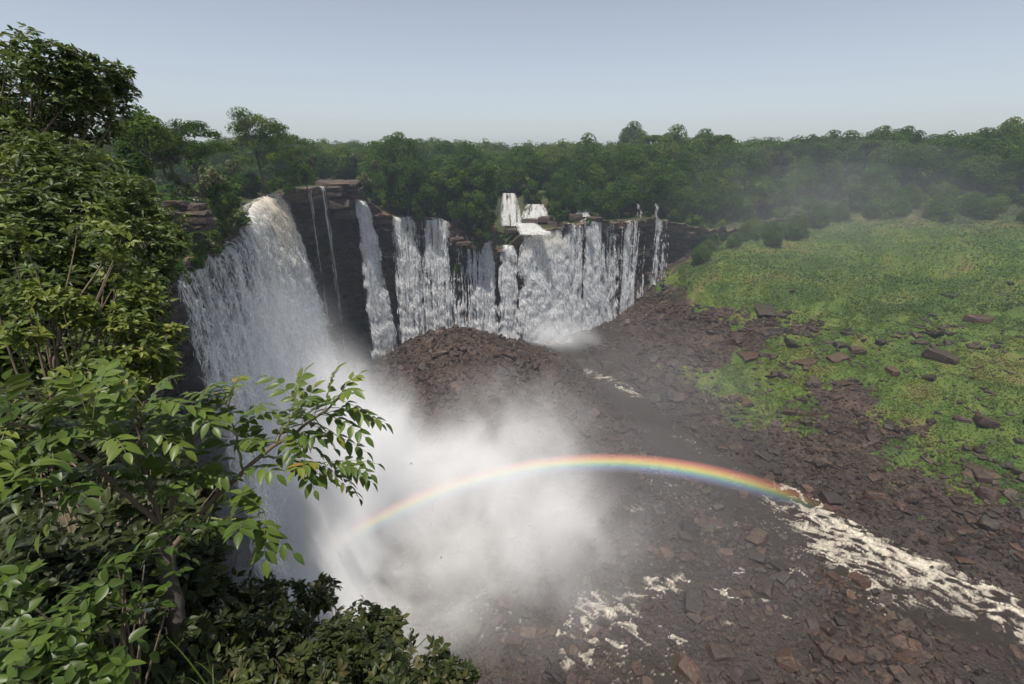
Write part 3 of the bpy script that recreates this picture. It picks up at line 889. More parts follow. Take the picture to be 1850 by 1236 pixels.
    for v, f in ROCKS:                                   # worn edges on the rocks that show singly
        bm = bmesh.new()
        vs_ = [bm.verts.new(q) for q in v]
        for q in f: bm.faces.new([vs_[w_] for w_ in q])
        bmesh.ops.dissolve_limit(bm, angle_limit=.12, verts=bm.verts[:], edges=bm.edges[:])
        bmesh.ops.bevel(bm, geom=bm.edges[:], offset=.035, segments=1, profile=.6, affect='EDGES', clamp_overlap=True)
        for q in bm.verts:
            c_ = q.co; k_ = .035
            q.co += Vector((vnoise(np.array([c_.x * 5]), np.array([c_.y * 5]), np.array([c_.z * 5]), 3)[0], vnoise(np.array([c_.x * 5]), np.array([c_.y * 5]), np.array([c_.z * 5]), 4)[0], 0)) * k_
        bmesh.ops.recalc_face_normals(bm, faces=bm.faces)
        m_ = bpy.data.meshes.new('boulder'); bm.to_mesh(m_); bm.free()
        m_.materials.append(M_BOULDER)
        m_.polygons.foreach_set('use_smooth', np.zeros(len(m_.polygons), bool))
        me.append(m_)
    hand0 = len(x) - len(HAND)
    for k in solo:
        o = bpy.data.objects.new('boulder', me[which[k]])
        T = Matrix([[*(M[k][q] * size[k]), pos[k][q]] for q in range(3)] + [[0, 0, 0, 1]])
        link(o); o.matrix_world = T
        o.color = (1, 1, 1, float(moss[k]))
        u, v = vis[0][k], vis[1][k]
        size_w = 'large' if wpx[k] > 40 else 'middling' if wpx[k] > 26 else 'small'
        if u < 1080 and v < 830: zone, grp = 'heaped on the rubble mound before the cascades', 'rocks of the central rubble mound'
        elif g[k] > .4 and u > 1180: zone, grp = 'lying in the grass of the green slope', 'rocks on the green slope'
        elif v < 860: zone, grp = 'in the dry rubble below the green slope', 'rocks below the green slope'
        elif u > 1480 and v < 1030: zone, grp = 'on the far bank of the white rapids', 'rocks on the far river bank'
        elif u > 1380: zone, grp = 'beside the foaming river at the frame\'s lower corner', 'rocks beside the rapids'
        else: zone, grp = 'wet among the shallow streams below the mist', 'rocks in the shallow streams'
        tn = 'mossy' if moss[k] > .5 else 'brown' if tone[k] > .5 else 'dark'
        sh = ('slab' if flat[k] < .4 else 'block')
        tag(o, f'{size_w} {tn} rock {sh} {zone}', 'rock', grp)
    V, Fs, (tn, ms) = scatter(ROCKS, pos[rest], M[rest], size[rest], which[rest], [tone[rest], moss[rest]])
    tag(mk('rubble', V, Fs, M_RUBBLE, attrs={'tone': tn, 'moss': ms}), kind='stuff')
    print('rocks', len(x), 'tris', sum(len(f) for f in Fs))
build_rocks()

# ------------------------------------------------------------------ trees
def leaf_material(name, stops, trans=.35, rough=.45, per_object=True, gloss=.25):
    m = bpy.data.materials.new(name)
    m.use_nodes = True
    t = m.node_tree
    t.nodes.clear()
    N = NT(t)
    out = N.n('ShaderNodeOutputMaterial')
    lv = N.n('ShaderNodeAttribute', attribute_name='lv').outputs['Fac']
    if per_object:
        r = N.n('ShaderNodeObjectInfo').outputs['Random']
        f = N.m('ADD', N.m('MULTIPLY', lv, .5), N.m('MULTIPLY', r, .5))
    else:
        f = lv
    c = N.ramp(f, stops)
    d = N.n('ShaderNodeBsdfDiffuse', ins={0: c})
    tr = N.n('ShaderNodeBsdfTranslucent', ins={0: N.mix(.5, c, N.mix(1.0, c, rgb(.16, .22, .02)))})
    mx = N.n('ShaderNodeMixShader', ins={0: trans, 1: d.outputs[0], 2: tr.outputs[0]})
    if gloss:
        gl = N.n('ShaderNodeBsdfGlossy', ins={'Color': rgb(1, 1, 1), 'Roughness': rough})
        fr = N.n('ShaderNodeFresnel', ins={'IOR': 1.4})
        mx = N.n('ShaderNodeMixShader', ins={0: N.m('MULTIPLY', fr.outputs[0], gloss), 1: mx.outputs[0], 2: gl.outputs[0]})
    t.links.new(mx.outputs[0], out.inputs[0])
    return m

def bark_material(name='bark', c0=(.045, .035, .028), c1=(.14, .115, .09)):
    m, N, b, o = material(name)
    pos = N.n('ShaderNodeTexCoord').outputs['Object']
    n = N.noise(N.v('MULTIPLY', pos, (1, 1, .25)), 9, 3, .7)
    N.put(b.inputs['Base Color'], N.mix(n, rgb(*c0), rgb(*c1)))
    b.inputs['Roughness'].default_value = .85
    N.put(b.inputs['Normal'], N.n('ShaderNodeBump', ins={'Height': n, 'Strength': .6, 'Distance': .03}).outputs[0])
    return m

M_BARK = bark_material('bark', (.03, .024, .02), (.085, .07, .056))
M_LEAF_FOREST = leaf_material('forest_leaves', [(0, (.014, .038, .008)), (.3, (.032, .076, .013)), (.6, (.064, .122, .020)), (.85, (.115, .165, .030)), (1, (.175, .155, .045))], gloss=0, trans=.22)
M_LEAF_OLIVE = leaf_material('scrub_leaves', [(0, (.035, .045, .012)), (.4, (.070, .085, .020)), (.8, (.110, .120, .030)), (1, (.15, .12, .055))], gloss=.12, trans=.3)

def tube(path, radii, k=7):
    path = np.array(path, float); n = len(path)
    d = np.gradient(path, axis=0); d /= np.linalg.norm(d, axis=1)[:, None] + 1e-9
    ref = np.array((.31, .95, .1)); 
    a = np.cross(d, ref); a /= np.linalg.norm(a, axis=1)[:, None] + 1e-9
    b = np.cross(d, a)
    th = np.linspace(0, 2 * np.pi, k, endpoint=False)
    V = path[:, None] + (a[:, None] * np.cos(th)[None, :, None] + b[:, None] * np.sin(th)[None, :, None]) * np.array(radii)[:, None, None]
    i = np.arange(n - 1)[:, None] * k; j = np.arange(k)[None]
    F = np.stack([i + j, i + (j + 1) % k, i + k + (j + 1) % k, i + k + j], -1).reshape(-1, 4)
    return V.reshape(-1, 3), F

def join(parts):
    V, F, n = [], [], 0
    for v, f in parts:
        V.append(v); F.append(f + n); n += len(v)
    return np.vstack(V), np.vstack(F)

def cards(P, Nrm, size, r, aspect=.62, fold=.25):
    """Leaf-shaped two-triangle-pair cards (a folded diamond) at points P, roughly facing Nrm."""
    n = len(P)
    Nrm = Nrm / (np.linalg.norm(Nrm, axis=1)[:, None] + 1e-9)
    t = r.normal(size=(n, 3)); t -= (t * Nrm).sum(1)[:, None] * Nrm
    t /= np.linalg.norm(t, axis=1)[:, None] + 1e-9
    b = np.cross(Nrm, t)
    s = np.broadcast_to(size, (n,))[:, None]
    V = np.empty((n, 4, 3))
    V[:, 0] = P - t * s * .5
    V[:, 1] = P + b * s * .5 * aspect + Nrm * s * fold * .5
    V[:, 2] = P + t * s * .5 - Nrm * s * .12
    V[:, 3] = P - b * s * .5 * aspect + Nrm * s * fold * .5
    i = np.arange(n)[:, None] * 4
    F = np.concatenate([i + np.array([[0, 1, 2]]), i + np.array([[0, 2, 3]])])
    return V.reshape(-1, 3), F

def crown_points(r, lobes, n, up=.25):
    """Points on the skins of overlapping lobes: (centre, radii)."""
    w = np.array([l[1][0] * l[1][1] for l in lobes]); w = w / w.sum()
    k = r.choice(len(lobes), n, p=w)
    C = np.array([l[0] for l in lobes])[k]; Rr = np.array([l[1] for l in lobes])[k]
    d = r.normal(size=(n, 3)); d /= np.linalg.norm(d, axis=1)[:, None]
    d[:, 2] = np.where(d[:, 2] < -.8, -d[:, 2], d[:, 2])
    rad = np.clip(1 - np.abs(r.normal(0, .13, n)), .1, 1)
    P = C + d * Rr * rad[:, None]
    return P, d + np.array((0, 0, up)) + r.normal(0, .32, (n, 3)), k

def make_lobes(r, kind, R_, H):
    L = []
    if kind == 'round':
        for ring, cnt, zz, rr, sz in ((0, 1, .52, .10, .56), (1, 5, .24, .48, .50), (2, 6, -.22, .62, .42)):
            for q in range(cnt):
                a = 6.28 * (q + r.uniform(-.3, .3)) / cnt + ring
                s = R_ * sz * r.uniform(.78, 1.22); rd = R_ * rr * r.uniform(.75, 1.2)
                L.append(((np.cos(a) * rd, np.sin(a) * rd, H * .62 + R_ * (zz + r.uniform(-.12, .12))), (s, s, s * .8)))
    elif kind == 'flat':
        for q in range(10):
            a = r.uniform(0, 6.28); rr = R_ * r.uniform(.15, .85)
            s = R_ * r.uniform(.2, .36)
            L.append(((np.cos(a) * rr, np.sin(a) * rr, H * .9 + r.uniform(-.35, .14) * R_), (s * 1.3, s * 1.3, s * .95)))
    elif kind == 'droop':
        for q in range(16):
            a = r.uniform(0, 6.28); e = r.uniform(-.9, .8); rr = R_ * r.uniform(.2, .7)
            s = R_ * r.uniform(.26, .42)
            L.append(((np.cos(a) * rr, np.sin(a) * rr, H * .5 + e * R_ * .9), (s, s, s * .95)))
    elif kind == 'open':
        for q in range(40):
            a = r.uniform(0, 6.28); e = r.uniform(-.55, 1.0); rr = R_ * r.uniform(.2, 1.0) * np.sqrt(max(.05, 1 - max(e, 0) ** 2 * .7))
            s = R_ * r.uniform(.18, .32)
            L.append(((np.cos(a) * rr, np.sin(a) * rr, H * .62 + e * R_ * .85), (s * 1.2, s * 1.2, s * .7)))
    elif kind == 'shrub':
        for q in range(9):
            a = r.uniform(0, 6.28); rr = R_ * r.uniform(.1, .75); s = R_ * r.uniform(.3, .5)
            L.append(((np.cos(a) * rr, np.sin(a) * rr, H * .45 + r.uniform(-.3, .35) * H), (s, s, s * .8)))
    return L

def tree_proto(seed, kind, R_, H, n, leaf, mat):
    r = np.random.default_rng(seed)
    L = make_lobes(r, kind, R_, H)
    P, Nn, k = crown_points(r, L, n)
    sz = leaf * r.uniform(.6, 1.35, n)
    core = r.random(n) < .16                                # a share of larger leaf sprays fills the inside, so the crown is not hollow
    Cc = np.array([l[0] for l in L])[k]
    P[core] = Cc[core] + (P[core] - Cc[core]) * (r.random((core.sum(), 1)) ** .5 * .8)
    sz[core] *= 2.3
    V, F = cards(P, Nn, sz, r)
    lobe_t = r.uniform(0, 1, len(L))[k]
    lv = np.clip(.6 * lobe_t + .4 * r.random(n), 0, 1)
    crown = mesh_data('crown', V, F, mat, attrs={'lv': np.repeat(lv, 4)})
    parts = []
    tr = (.022 * H + .03 * R_) * (.6 if kind == 'open' else 1.0)
    z1 = H * (.55 if kind != 'flat' else .8)
    bend = r.normal(0, .04 * H, 2)
    path = [np.array((bend[0] * q ** 2, bend[1] * q ** 2, -1.0 + (z1 + 1) * q)) for q in np.linspace(0, 1, 6)]
    parts.append(tube(path, np.linspace(tr, tr * .55, 6)))
    for c, rad in sorted(L, key=lambda l: -l[1][0])[:9]:
        st = np.array(path[r.integers(3, 6)]); c = np.array(c)
        mid = (st + c) / 2 + np.array((0, 0, .1 * R_))
        parts.append(tube([st, mid, c], [tr * .42, tr * .28, tr * .1], 5))
    trunk = mesh_data('trunk', *join(parts), M_BARK, smooth=True)
    return crown, trunk, (V, F, lv)

def place_tree(name, proto, loc, scale, rz, label, group, cat='tree'):
    e = empty(name, tuple(loc), rz)
    e.scale = (scale[0], scale[0], scale[1])
    for nm, me in (('trunk', proto[1]), ('crown', proto[0])):
        link(bpy.data.objects.new(nm, me), e)
    return tag(e, label, cat, group)

def build_forest():
    r = np.random.default_rng(23)
    PR = [tree_proto(40 + q, 'round', 6.2, 15, 4300, .60, M_LEAF_FOREST) for q in range(6)]
    DR = [tree_proto(60 + q, 'droop', 5.0, 11, 3600, .56, M_LEAF_FOREST) for q in range(3)]
    SH = [tree_proto(70 + q, 'shrub', 2.6, 3.6, 1000, .42, M_LEAF_OLIVE) for q in range(3)]
    SG = [tree_proto(76 + q, 'shrub', 2.8, 4.2, 1000, .45, M_LEAF_FOREST) for q in range(2)]
    FL = [tree_proto(80 + q, 'flat', 5.5, 15, 2600, .5, M_LEAF_FOREST) for q in range(3)]
    OPB = [tree_proto(95, 'open', 11.5, 26, 11000, .5, M_LEAF_FOREST)]
    OP = [tree_proto(85 + q, 'open', 6.0, 14, 7000, .33, M_LEAF_FOREST) for q in range(2)]
    kinds = {'R': PR, 'D': DR, 'S': SH, 'G': SG}
    rad = {'R': 6.2, 'D': 5.0, 'S': 2.6, 'G': 2.8}; hgt = {'R': 10.0, 'D': 6, 'S': 2, 'G': 2.2}
    # candidates on the plateau and the top of the right-hand slope
    C = []
    gx, gy = np.meshgrid(np.arange(-330, 620, 6.8), np.arange(60, 640, 6.8))
    x = gx.ravel() + r.uniform(-2.6, 2.6, gx.size); y = gy.ravel() + r.uniform(-2.6, 2.6, gx.size)
    ins = in_gorge(x, y); i, d = rim_near(x, y)
    dist = np.hypot(x, y)
    slope_top = ins & ((dist > 415 + 18 * vnoise(x / 30, y / 30, s=2)) | ((d < 16) & (x > 112) & (y > 300)))
    ok = (~ins & (d > 2.5)) | slope_top
    z = land_z(x, y)
    px, py, w = project(np.c_[x, y, z])
    ok &= (w > 1) & (px > -150) & (px < 2000)
    # keep the streams that feed the falls and the left rim open
    near_left = (px < 660) & (dist < 330)
    river_gap = (~ins) & (px > 425) & (px < 500) & (d < 22) & (dist > 150)
    ledge = (~ins) & (px > 575) & (px < 655) & (d < 12)
    centre = (~ins) & (px > 888) & (px < 1000) & (d < 34)
    ok &= ~river_gap & ~ledge & ~centre & ~((px > 1100) & (px < 1210) & (d < 7))
    ok &= np.where(near_left, r.random(len(x)) < .8, r.random(len(x)) < .62)
    for q in np.nonzero(ok)[0]:
        if near_left[q]:
            k = 'S' if r.random() < .62 else 'G'
            s = r.uniform(.9, 1.7) * (1.25 if dist[q] > 200 else 1.0)
        elif slope_top[q] and dist[q] < 440:
            k = 'R'; s = r.uniform(.55, 1.15)
        else:
            k = 'D' if (d[q] < 10 and not ins[q]) or (ins[q] and d[q] < 16) else 'R'
            s = float(np.clip(r.normal(1.32, .28), .7, 2.0)) * (.85 if k == 'D' else 1.0)
            if px[q] > 1100: s *= 1.15
            if k == 'R' and not ins[q] and d[q] < 30 and px[q] < 720: k, s = 'S', s * 1.4
        sink = {'R': 2.4, 'D': 3.2, 'S': .3, 'G': .4}[k] * s + (4.6 * s if slope_top[q] and dist[q] < 440 else 0)
        C.append((x[q], y[q], z[q] - sink, k, s))
    # trees leaning over the rim, read off the photograph: pixel x, y of the crown's middle, distance, scale
    for u, v, dd, s, k in [(735, 345, 262, 1.1, 'D'), (765, 372, 262, 1.0, 'D'), (800, 335, 266, 1.2, 'D'), (828, 362, 266, 1.1, 'D'), (855, 405, 263, .95, 'D'), (870, 378, 266, 1.1, 'D'), (868, 432, 262, .7, 'D'),
                           (872, 338, 272, 1.2, 'D'), (845, 330, 270, 1.2, 'D'), (715, 320, 262, .9, 'D'), (1006, 378, 286, .7, 'D'), (965, 352, 306, .9, 'D'), (1000, 345, 308, 1.2, 'D'), (940, 335, 312, 1.0, 'D'), (905, 330, 314, 1.0, 'D'), (1065, 400, 290, .5, 'D'), (1085, 372, 300, 1.0, 'D'), (1010, 392, 282, .45, 'D'),
                           (1210, 375, 330, 1.2, 'D'), (1240, 400, 332, 1.3, 'D'), (1275, 415, 334, 1.1, 'D'), (1305, 395, 338, 1.3, 'D'), (1330, 435, 334, .9, 'D'), (1365, 420, 340, 1.3, 'D'), (1400, 440, 340, 1.0, 'D'),
                           (1440, 425, 350, 1.3, 'D'), (1480, 405, 360, 1.3, 'D'), (1520, 390, 372, 1.2, 'D'), (1290, 440, 325, .6, 'D'), (1255, 370, 340, 1.4, 'D'), (1180, 350, 335, 1.2, 'D'), (1345, 390, 345, 1.4, 'D'),
                           (1640, 366, 405, 1.2, 'D'), (1700, 345, 425, 1.3, 'D'), (1755, 346, 420, 1.2, 'D'), (1600, 358, 425, 1.3, 'D'), (1840, 336, 425, 1.4, 'D'), (1560, 372, 400, 1.4, 'D'), (1800, 340, 430, 1.3, 'D'),
                           (950, 350, 300, 1.0, 'G'), (976, 354, 300, 1.1, 'G'), (996, 372, 292, .9, 'G'), (1018, 386, 286, .9, 'G'), (992, 386, 288, .5, 'G'), (890, 372, 282, 1.2, 'G'), (888, 396, 274, 1.0, 'G'), (1030, 399, 284, .6, 'G'), (948, 367, 296, .45, 'G'), (925, 338, 308, 1.1, 'G'), (1100, 392, 300, .7, 'G'), (1135, 388, 306, .8, 'G'), (1168, 386, 314, .8, 'G'), (905, 428, 266, .7, 'G'), (918, 438, 266, .5, 'G'), (330, 330, 110, .9, 'S'), (380, 320, 120, 1.0, 'S'), (350, 290, 140, 1.3, 'S'), (290, 280, 110, 1.2, 'S'), (250, 300, 80, .9, 'G'), (420, 300, 160, 1.0, 'S'), (395, 350, 128, 1.0, 'G'), (415, 362, 135, .9, 'G'), (400, 385, 122, .6, 'G'),
                           (530, 322, 208, 1.5, 'G'), (552, 318, 216, 1.4, 'G'), (512, 335, 204, 1.2, 'G'), (655, 325, 252, 1.5, 'S'), (672, 345, 254, 1.5, 'G'), (690, 362, 256, 1.3, 'G'), (540, 300, 215, 1.0, 'G'), (505, 320, 205, .9, 'G'), (520, 345, 200, .6, 'G'), (560, 290, 225, 1.1, 'S'), (680, 300, 262, 1.2, 'S'), (640, 285, 285, 1.2, 'S')]:
        p = at_d(u, v, dd)
        if u > 1200:
            k, s = 'R', s * (.95 if k == 'D' else .5)
            p = hit(u, v + 8)
            C.append((p[0], p[1] + 3, p[2] - 6.0 * s, k, s))
        else:
            if k == 'D' and s > .65: s *= 1.5
            C.append((p[0], p[1], p[2] - hgt[k] * s, k, s))
    # bushes hanging over the near half of the widest waterfall's lip
    for q in range(30):
        i_ = int(k6 - 14 + q * 2.6 + r.uniform(-1, 1)); bk = r.uniform(.3, 5.5); s = r.uniform(.9, 1.9)
        C.append((RIMF[i_, 0] - RIM_N[i_, 0] * bk, RIMF[i_, 1] - RIM_N[i_, 1] * bk, CLIFF_T[i_] - .8 * s, 'G' if r.random() < .7 else 'S', s))
    for q in range(44):
        i_ = int(k6 - 16 + q * 1.75 + r.uniform(-1, 1)); bk = r.uniform(-1.8, 1.2); s = r.uniform(.5, 1.1)
        C.append((RIMF[i_, 0] - RIM_N[i_, 0] * bk, RIMF[i_, 1] - RIM_N[i_, 1] * bk, CLIFF_T[i_] - r.uniform(.8, 4.2), 'G' if r.random() < .75 else 'S', s))
    for q in range(26):
        i_ = int(k9 + 3 + q * 1.5); bk = r.uniform(0.5, 7); s = r.uniform(.5, 1.0)
        if q < 15: C.append((RIMF[i_, 0] - RIM_N[i_, 0] * bk, RIMF[i_, 1] - RIM_N[i_, 1] * bk, CLIFF_T[i_] - .6 * s, 'G' if r.random() < .6 else 'S', s))
    for q in range(46):
        i_ = int(k6 + 16 + q * 2.3); bk = r.uniform(5, 24); s = r.uniform(1.1, 2.2)
        C.append((RIMF[i_, 0] - RIM_N[i_, 0] * bk, RIMF[i_, 1] - RIM_N[i_, 1] * bk, RIMF[i_, 2] + .1 * bk - .8, 'S' if r.random() < .6 else 'G', s))
    X = np.array([c[:3] for c in C]); Rr = np.array([rad[c[3]] * c[4] for c in C]); Hh = np.array([hgt[c[3]] * c[4] for c in C])
    u, v, w = project(X + np.c_[0 * Hh, 0 * Hh, Hh])
    rp = Rr / w * FPX
    # which crowns show: paint discs from near to far on a coarse screen
    W, H_ = 463, 309
    buf = np.zeros((H_, W), bool); seen = np.zeros(len(C), int)
    for q in np.argsort(w):
        a, b, c = u[q] / 4, v[q] / 4, max(rp[q] / 4, .7)
        x0, x1, y0, y1 = int(max(a - c, 0)), int(min(a + c + 1, W)), int(max(b - c, 0)), int(min(b + c + 1, H_))
        if x0 >= x1 or y0 >= y1: continue
        yy, xx = np.mgrid[y0:y1, x0:x1]
        m = (xx - a) ** 2 + (yy - b) ** 2 <= c * c
        sub = buf[y0:y1, x0:x1]
        seen[q] = (m & ~sub).sum()
        sub |= m
    order = np.argsort(-seen)
    nsolo = min(270, int((seen > 5).sum()))
    solo = set(order[:nsolo].tolist())
    print('trees', len(C), 'seen', int((seen > 0).sum()), 'solo', nsolo)
    low = {'R': [tree_proto(140 + q, 'round', 6.2, 15, 800, .95, M_LEAF_FOREST)[2] for q in range(3)], 'D': [tree_proto(143, 'droop', 5.0, 11, 420, 1.25, M_LEAF_FOREST)[2]],
           'S': [tree_proto(145 + q, 'shrub', 2.6, 3.6, 260, .75, M_LEAF_FOREST)[2] for q in range(2)], 'G': [tree_proto(147, 'shrub', 2.8, 4.2, 260, .75, M_LEAF_FOREST)[2]]}
    VV, FF, LL, n = [], [], [], 0
    for q, (x, y, z, k, s) in enumerate(C):
        if q in solo:
            pr = kinds[k][r.integers(len(kinds[k]))]
            sk = 'tall' if s > 1.15 else 'low' if s < .85 else 'mid-height'
            uu, vv = u[q], v[q]
            dist = math.hypot(x, y)
            if uu < 660 and dist < 340:
                zone, grp = ('on the rim above the widest waterfall' if uu < 520 else 'on the plateau behind the bare rock ledge'), 'scrub on the left rim'
            elif uu < 905: zone, grp = ('overhanging the cascades left of the centre falls' if vv > 310 else 'in the forest left of the centre falls'), 'forest left of the centre falls'
            elif uu < 1215: zone, grp = ('just above the white centre falls' if vv > 320 else 'in the forest behind the centre falls'), 'forest behind the centre falls'
            elif uu < 1560: zone, grp = ('hanging over the low cliff beside the green slope' if vv > 350 else 'in the forest beyond the last thin falls'), 'forest beyond the falls'
            else: zone, grp = ('standing on the hazy green slope' if vv > 330 else 'in the hazy forest above the green slope'), 'forest above the green slope'
            kind = {'R': 'round-crowned tree', 'D': 'drooping dense tree', 'S': 'olive shrub', 'G': 'green shrub'}[k]
            place_tree('forest_tree' if k in 'RD' else 'rim_shrub', pr, (x, y, z), (s, s * r.uniform(.95, 1.3)), r.uniform(0, 6.28), f'{sk} {kind} {zone}', grp, 'tree' if k in 'RD' else 'shrub')
        elif seen[q] > 0 or (w[q] < 420 and q % 3 == 0):
            pv, pf, lv = low[k][r.integers(len(low[k]))]
            a = r.uniform(0, 6.28); ca, sa = math.cos(a), math.sin(a)
            V = np.c_[pv[:, 0] * ca - pv[:, 1] * sa, pv[:, 0] * sa + pv[:, 1] * ca, pv[:, 2]] * s + (x, y, z)
            VV.append(V); FF.append(pf + n); n += len(V)
            LL.append(np.repeat(np.clip(.5 * lv + .5 * r.random(), 0, 1), 4))
    # the far woods to the horizon
    for dist, step, sc in ((660, 9, 1.0), (760, 11, 1.2), (900, 14, 1.3), (1150, 18, 1.6), (1500, 26, 2.0), (2000, 36, 2.4)):
        for a in np.arange(-36, 50, math.degrees(step / dist)):
            dd = dist * r.uniform(.93, 1.07)
            x, y = dd * math.sin(R(a)), dd * math.cos(R(a))
            z = float(land_z(np.array([x]), np.array([y]))[0]) + r.uniform(-4, 1)
            pv, pf, lv = low['R'][r.integers(3)]
            V = pv * sc * r.uniform(.8, 1.2) + (x, y, z)
            VV.append(V); FF.append(pf + n); n += len(V)
            LL.append(np.repeat(np.clip(.5 * lv + .5 * r.random(), 0, 1), 4))
    o = mk('forest', np.vstack(VV), np.vstack(FF), M_LEAF_WOOD, attrs={'lv': np.concatenate(LL)})
    tag(o, kind='stuff')
    # the trees that stand out against the sky
    def sky_tree(protos, px_, ytop, ybase_d, scale, label, grp=None, name='skyline_tree', H=15.0, wide=1.0):
        p = at_d(px_, ytop, ybase_d)
        place_tree(name, protos[r.integers(len(protos))], (p[0], p[1], p[2] - H * scale), (scale * wide, scale), r.uniform(0, 6.28), label, grp)
    sky_tree(OPB, 455, 206, 206, 1.0, 'open-crowned dark tree rising highest above the rim behind the widest waterfall', H=26)
    sky_tree(OP, 338, 222, 128, .95, 'smaller open-crowned tree above the olive scrub, left of the highest rim tree', H=14)
    sky_tree(OP, 522, 246, 222, 1.0, 'thin dark tree just right of the highest rim tree', H=14)
    sky_tree(PR, 248, 208, 95, .62, 'dark bushy tree on the skyline beside the near foliage', H=13.5)
    sky_tree(PR, 295, 238, 110, .5, 'low bushy tree on the skyline between the near foliage and the open-crowned trees', H=13.5)
    for px_, yt, dd, sc, lab in [(1175, 244, 420, 1.25, 'flat-topped tree standing above the forest over the last thin falls'), (1300, 243, 425, 1.4, 'broad flat-topped tree, largest on the forest skyline'),
                                 (1415, 257, 435, 1.2, 'small umbrella-shaped tree alone on the skyline between two gaps'), (1498, 260, 440, 1.25, 'flat-topped tree with a tall bare trunk on the skyline'),
                                 (1572, 253, 455, 1.35, 'leaning flat-topped tree, last before the hazy woods')]:
        sky_tree(FL, px_, yt, dd, sc, lab, 'flat-topped skyline trees', wide=1.6)
M_LEAF_WOOD = leaf_material('wood_leaves', [(0, (.014, .038, .008)), (.3, (.032, .076, .013)), (.6, (.064, .122, .020)), (.85, (.115, .165, .030)), (1, (.175, .155, .045))], gloss=0, trans=.25, per_object=False)
build_forest()

# ------------------------------------------------------------------ low growth on the green slope
def build_slope_growth():
    r = np.random.default_rng(31)
    mat = leaf_material('slope_herbs', [(0, (.022, .060, .012)), (.4, (.043, .100, .017)), (.75, (.062, .125, .022)), (1, (.090, .142, .03))], trans=.3, gloss=.15, per_object=False)
    n = 420000
    x = r.uniform(60, 420, n); y = r.uniform(120, 470, n)
    dist = np.hypot(x, y)
    sd = poly_sd(x, y, HERB)
    px, py, w = project(np.c_[x, y, 40 + 0 * x])
    clump = fbm(x / 10, y / 10, o=4, s=95)
    edge = sd + clump * 8
    p = sstep(-3, 4, edge) * np.where(dist < 330, 1.0, .6)
    ok = (r.random(n) < p * .95) & (dist < 460) & (px > 1150) & (px < 2050)
    x, y, clump = x[ok], y[ok], clump[ok]
    z = land_z(x, y)
    h = r.uniform(.1, 1.0, len(x)) ** .7 * (.6 + 2.2 * sstep(-.1, .9, clump))
    P = np.c_[x, y, z + h]
    Nn = np.c_[r.normal(0, .55, (len(x), 2)), np.full(len(x), .9)]
    V, F = cards(P, Nn, r.uniform(.5, 1.15, len(x)), r, aspect=.5)
    lv = np.clip(.5 + .32 * clump + .3 * (r.random(len(x)) - .5) + .34 * fbm(x / 38, y / 38, o=3, s=96), 0, 1)
    o = mk('undergrowth', V, F, mat, attrs={'lv': np.repeat(lv, 4)})
    tag(o, 'waist-high leafy green growth covering the slope up to the forest', 'undergrowth', kind='stuff')
    # short grass and moss cushions lower down
    mat2 = leaf_material('slope_grass', [(0, (.030, .062, .010)), (.45, (.060, .102, .014)), (.8, (.092, .124, .02)), (1, (.145, .11, .036))], trans=.3, gloss=.05, per_object=False)
    n = 330000
    x = r.uniform(55, 260, n); y = r.uniform(95, 330, n)
    g = green_mask(x, y); clump = fbm(x / 5, y / 5, o=4, s=97)
    ok = (r.random(n) < g * (.6 + .6 * clump)) & (poly_sd(x, y, HERB) < 6)
    x, y, clump = x[ok], y[ok], clump[ok]
    px, py, w = project(np.c_[x, y, 10 + 0 * x])
    ok = (px > 1150) & (px < 2000) & (py < 1300)
    x, y, clump = x[ok], y[ok], clump[ok]
    z = floor_z(x, y)
    P = np.c_[x, y, z + r.uniform(.05, .3, len(x))]
    V, F = cards(P, np.c_[r.normal(0, .5, (len(x), 2)), np.full(len(x), 1.0)], r.uniform(.3, .75, len(x)), r, aspect=.7, fold=.4)
    lv = np.clip(.42 + .3 * clump + .4 * (r.random(len(x)) - .5) + .25 * fbm(x / 30, y / 30, o=2, s=98), 0, 1)
    tag(mk('grass', V, F, mat2, attrs={'lv': np.repeat(lv, 4)}), 'short mossy grass between the rocks of the lower slope', 'grass', kind='stuff')
    print('growth', len(V) // 4)
build_slope_growth()

# ------------------------------------------------------------------ plants close to the viewpoint
LEAF7 = (np.array([(0, 0, 0), (.30, .46, .07), (.68, .36, .03), (1.0, 0, -.14), (.68, -.36, .03), (.30, -.46, .07), (.42, 0, -.02)]),
         np.array([(0, 6, 1), (6, 2, 1), (6, 3, 2), (0, 5, 6), (6, 5, 4), (6, 4, 3)]))

def broad_leaf(n=6, point=1.0, curl=.16, fold=.16):
    """Finer leaf: midrib and two edges in n steps, folded along the rib and drooping to the tip."""
    t = np.linspace(0, 1, n + 1)
    w = .5 * np.sin(np.pi * t ** .8) ** .85 * (1 - .25 * t ** 3)
    zc = -curl * t ** 2
    mid = np.c_[t, 0 * t, zc]
    lf = np.c_[t, w, zc + fold * w]; rt = np.c_[t, -w, zc + fold * w]
    V = np.vstack([mid, lf[1:-1], rt[1:-1]])
    m = n - 1
    L = lambda i: n + i; Rr = lambda i: n + m + i
    F = []
    for s, q in ((1, L), (-1, Rr)):
        tri = [(0, 1, q(1))] + [f for i in range(1, n - 1) for f in ((i, i + 1, q(i + 1)), (i, q(i + 1), q(i)))] + [(n - 1, n, q(n - 1))]
        F += [f if s > 0 else f[::-1] for f in tri]
    return V, np.array(F)
LEAFB = broad_leaf()

def frame_mats(A, Nn):
    A = A / (np.linalg.norm(A, axis=1)[:, None] + 1e-9)
    B = np.cross(Nn, A); B /= np.linalg.norm(B, axis=1)[:, None] + 1e-9
    Nn = np.cross(A, B)
    return A, B, Nn

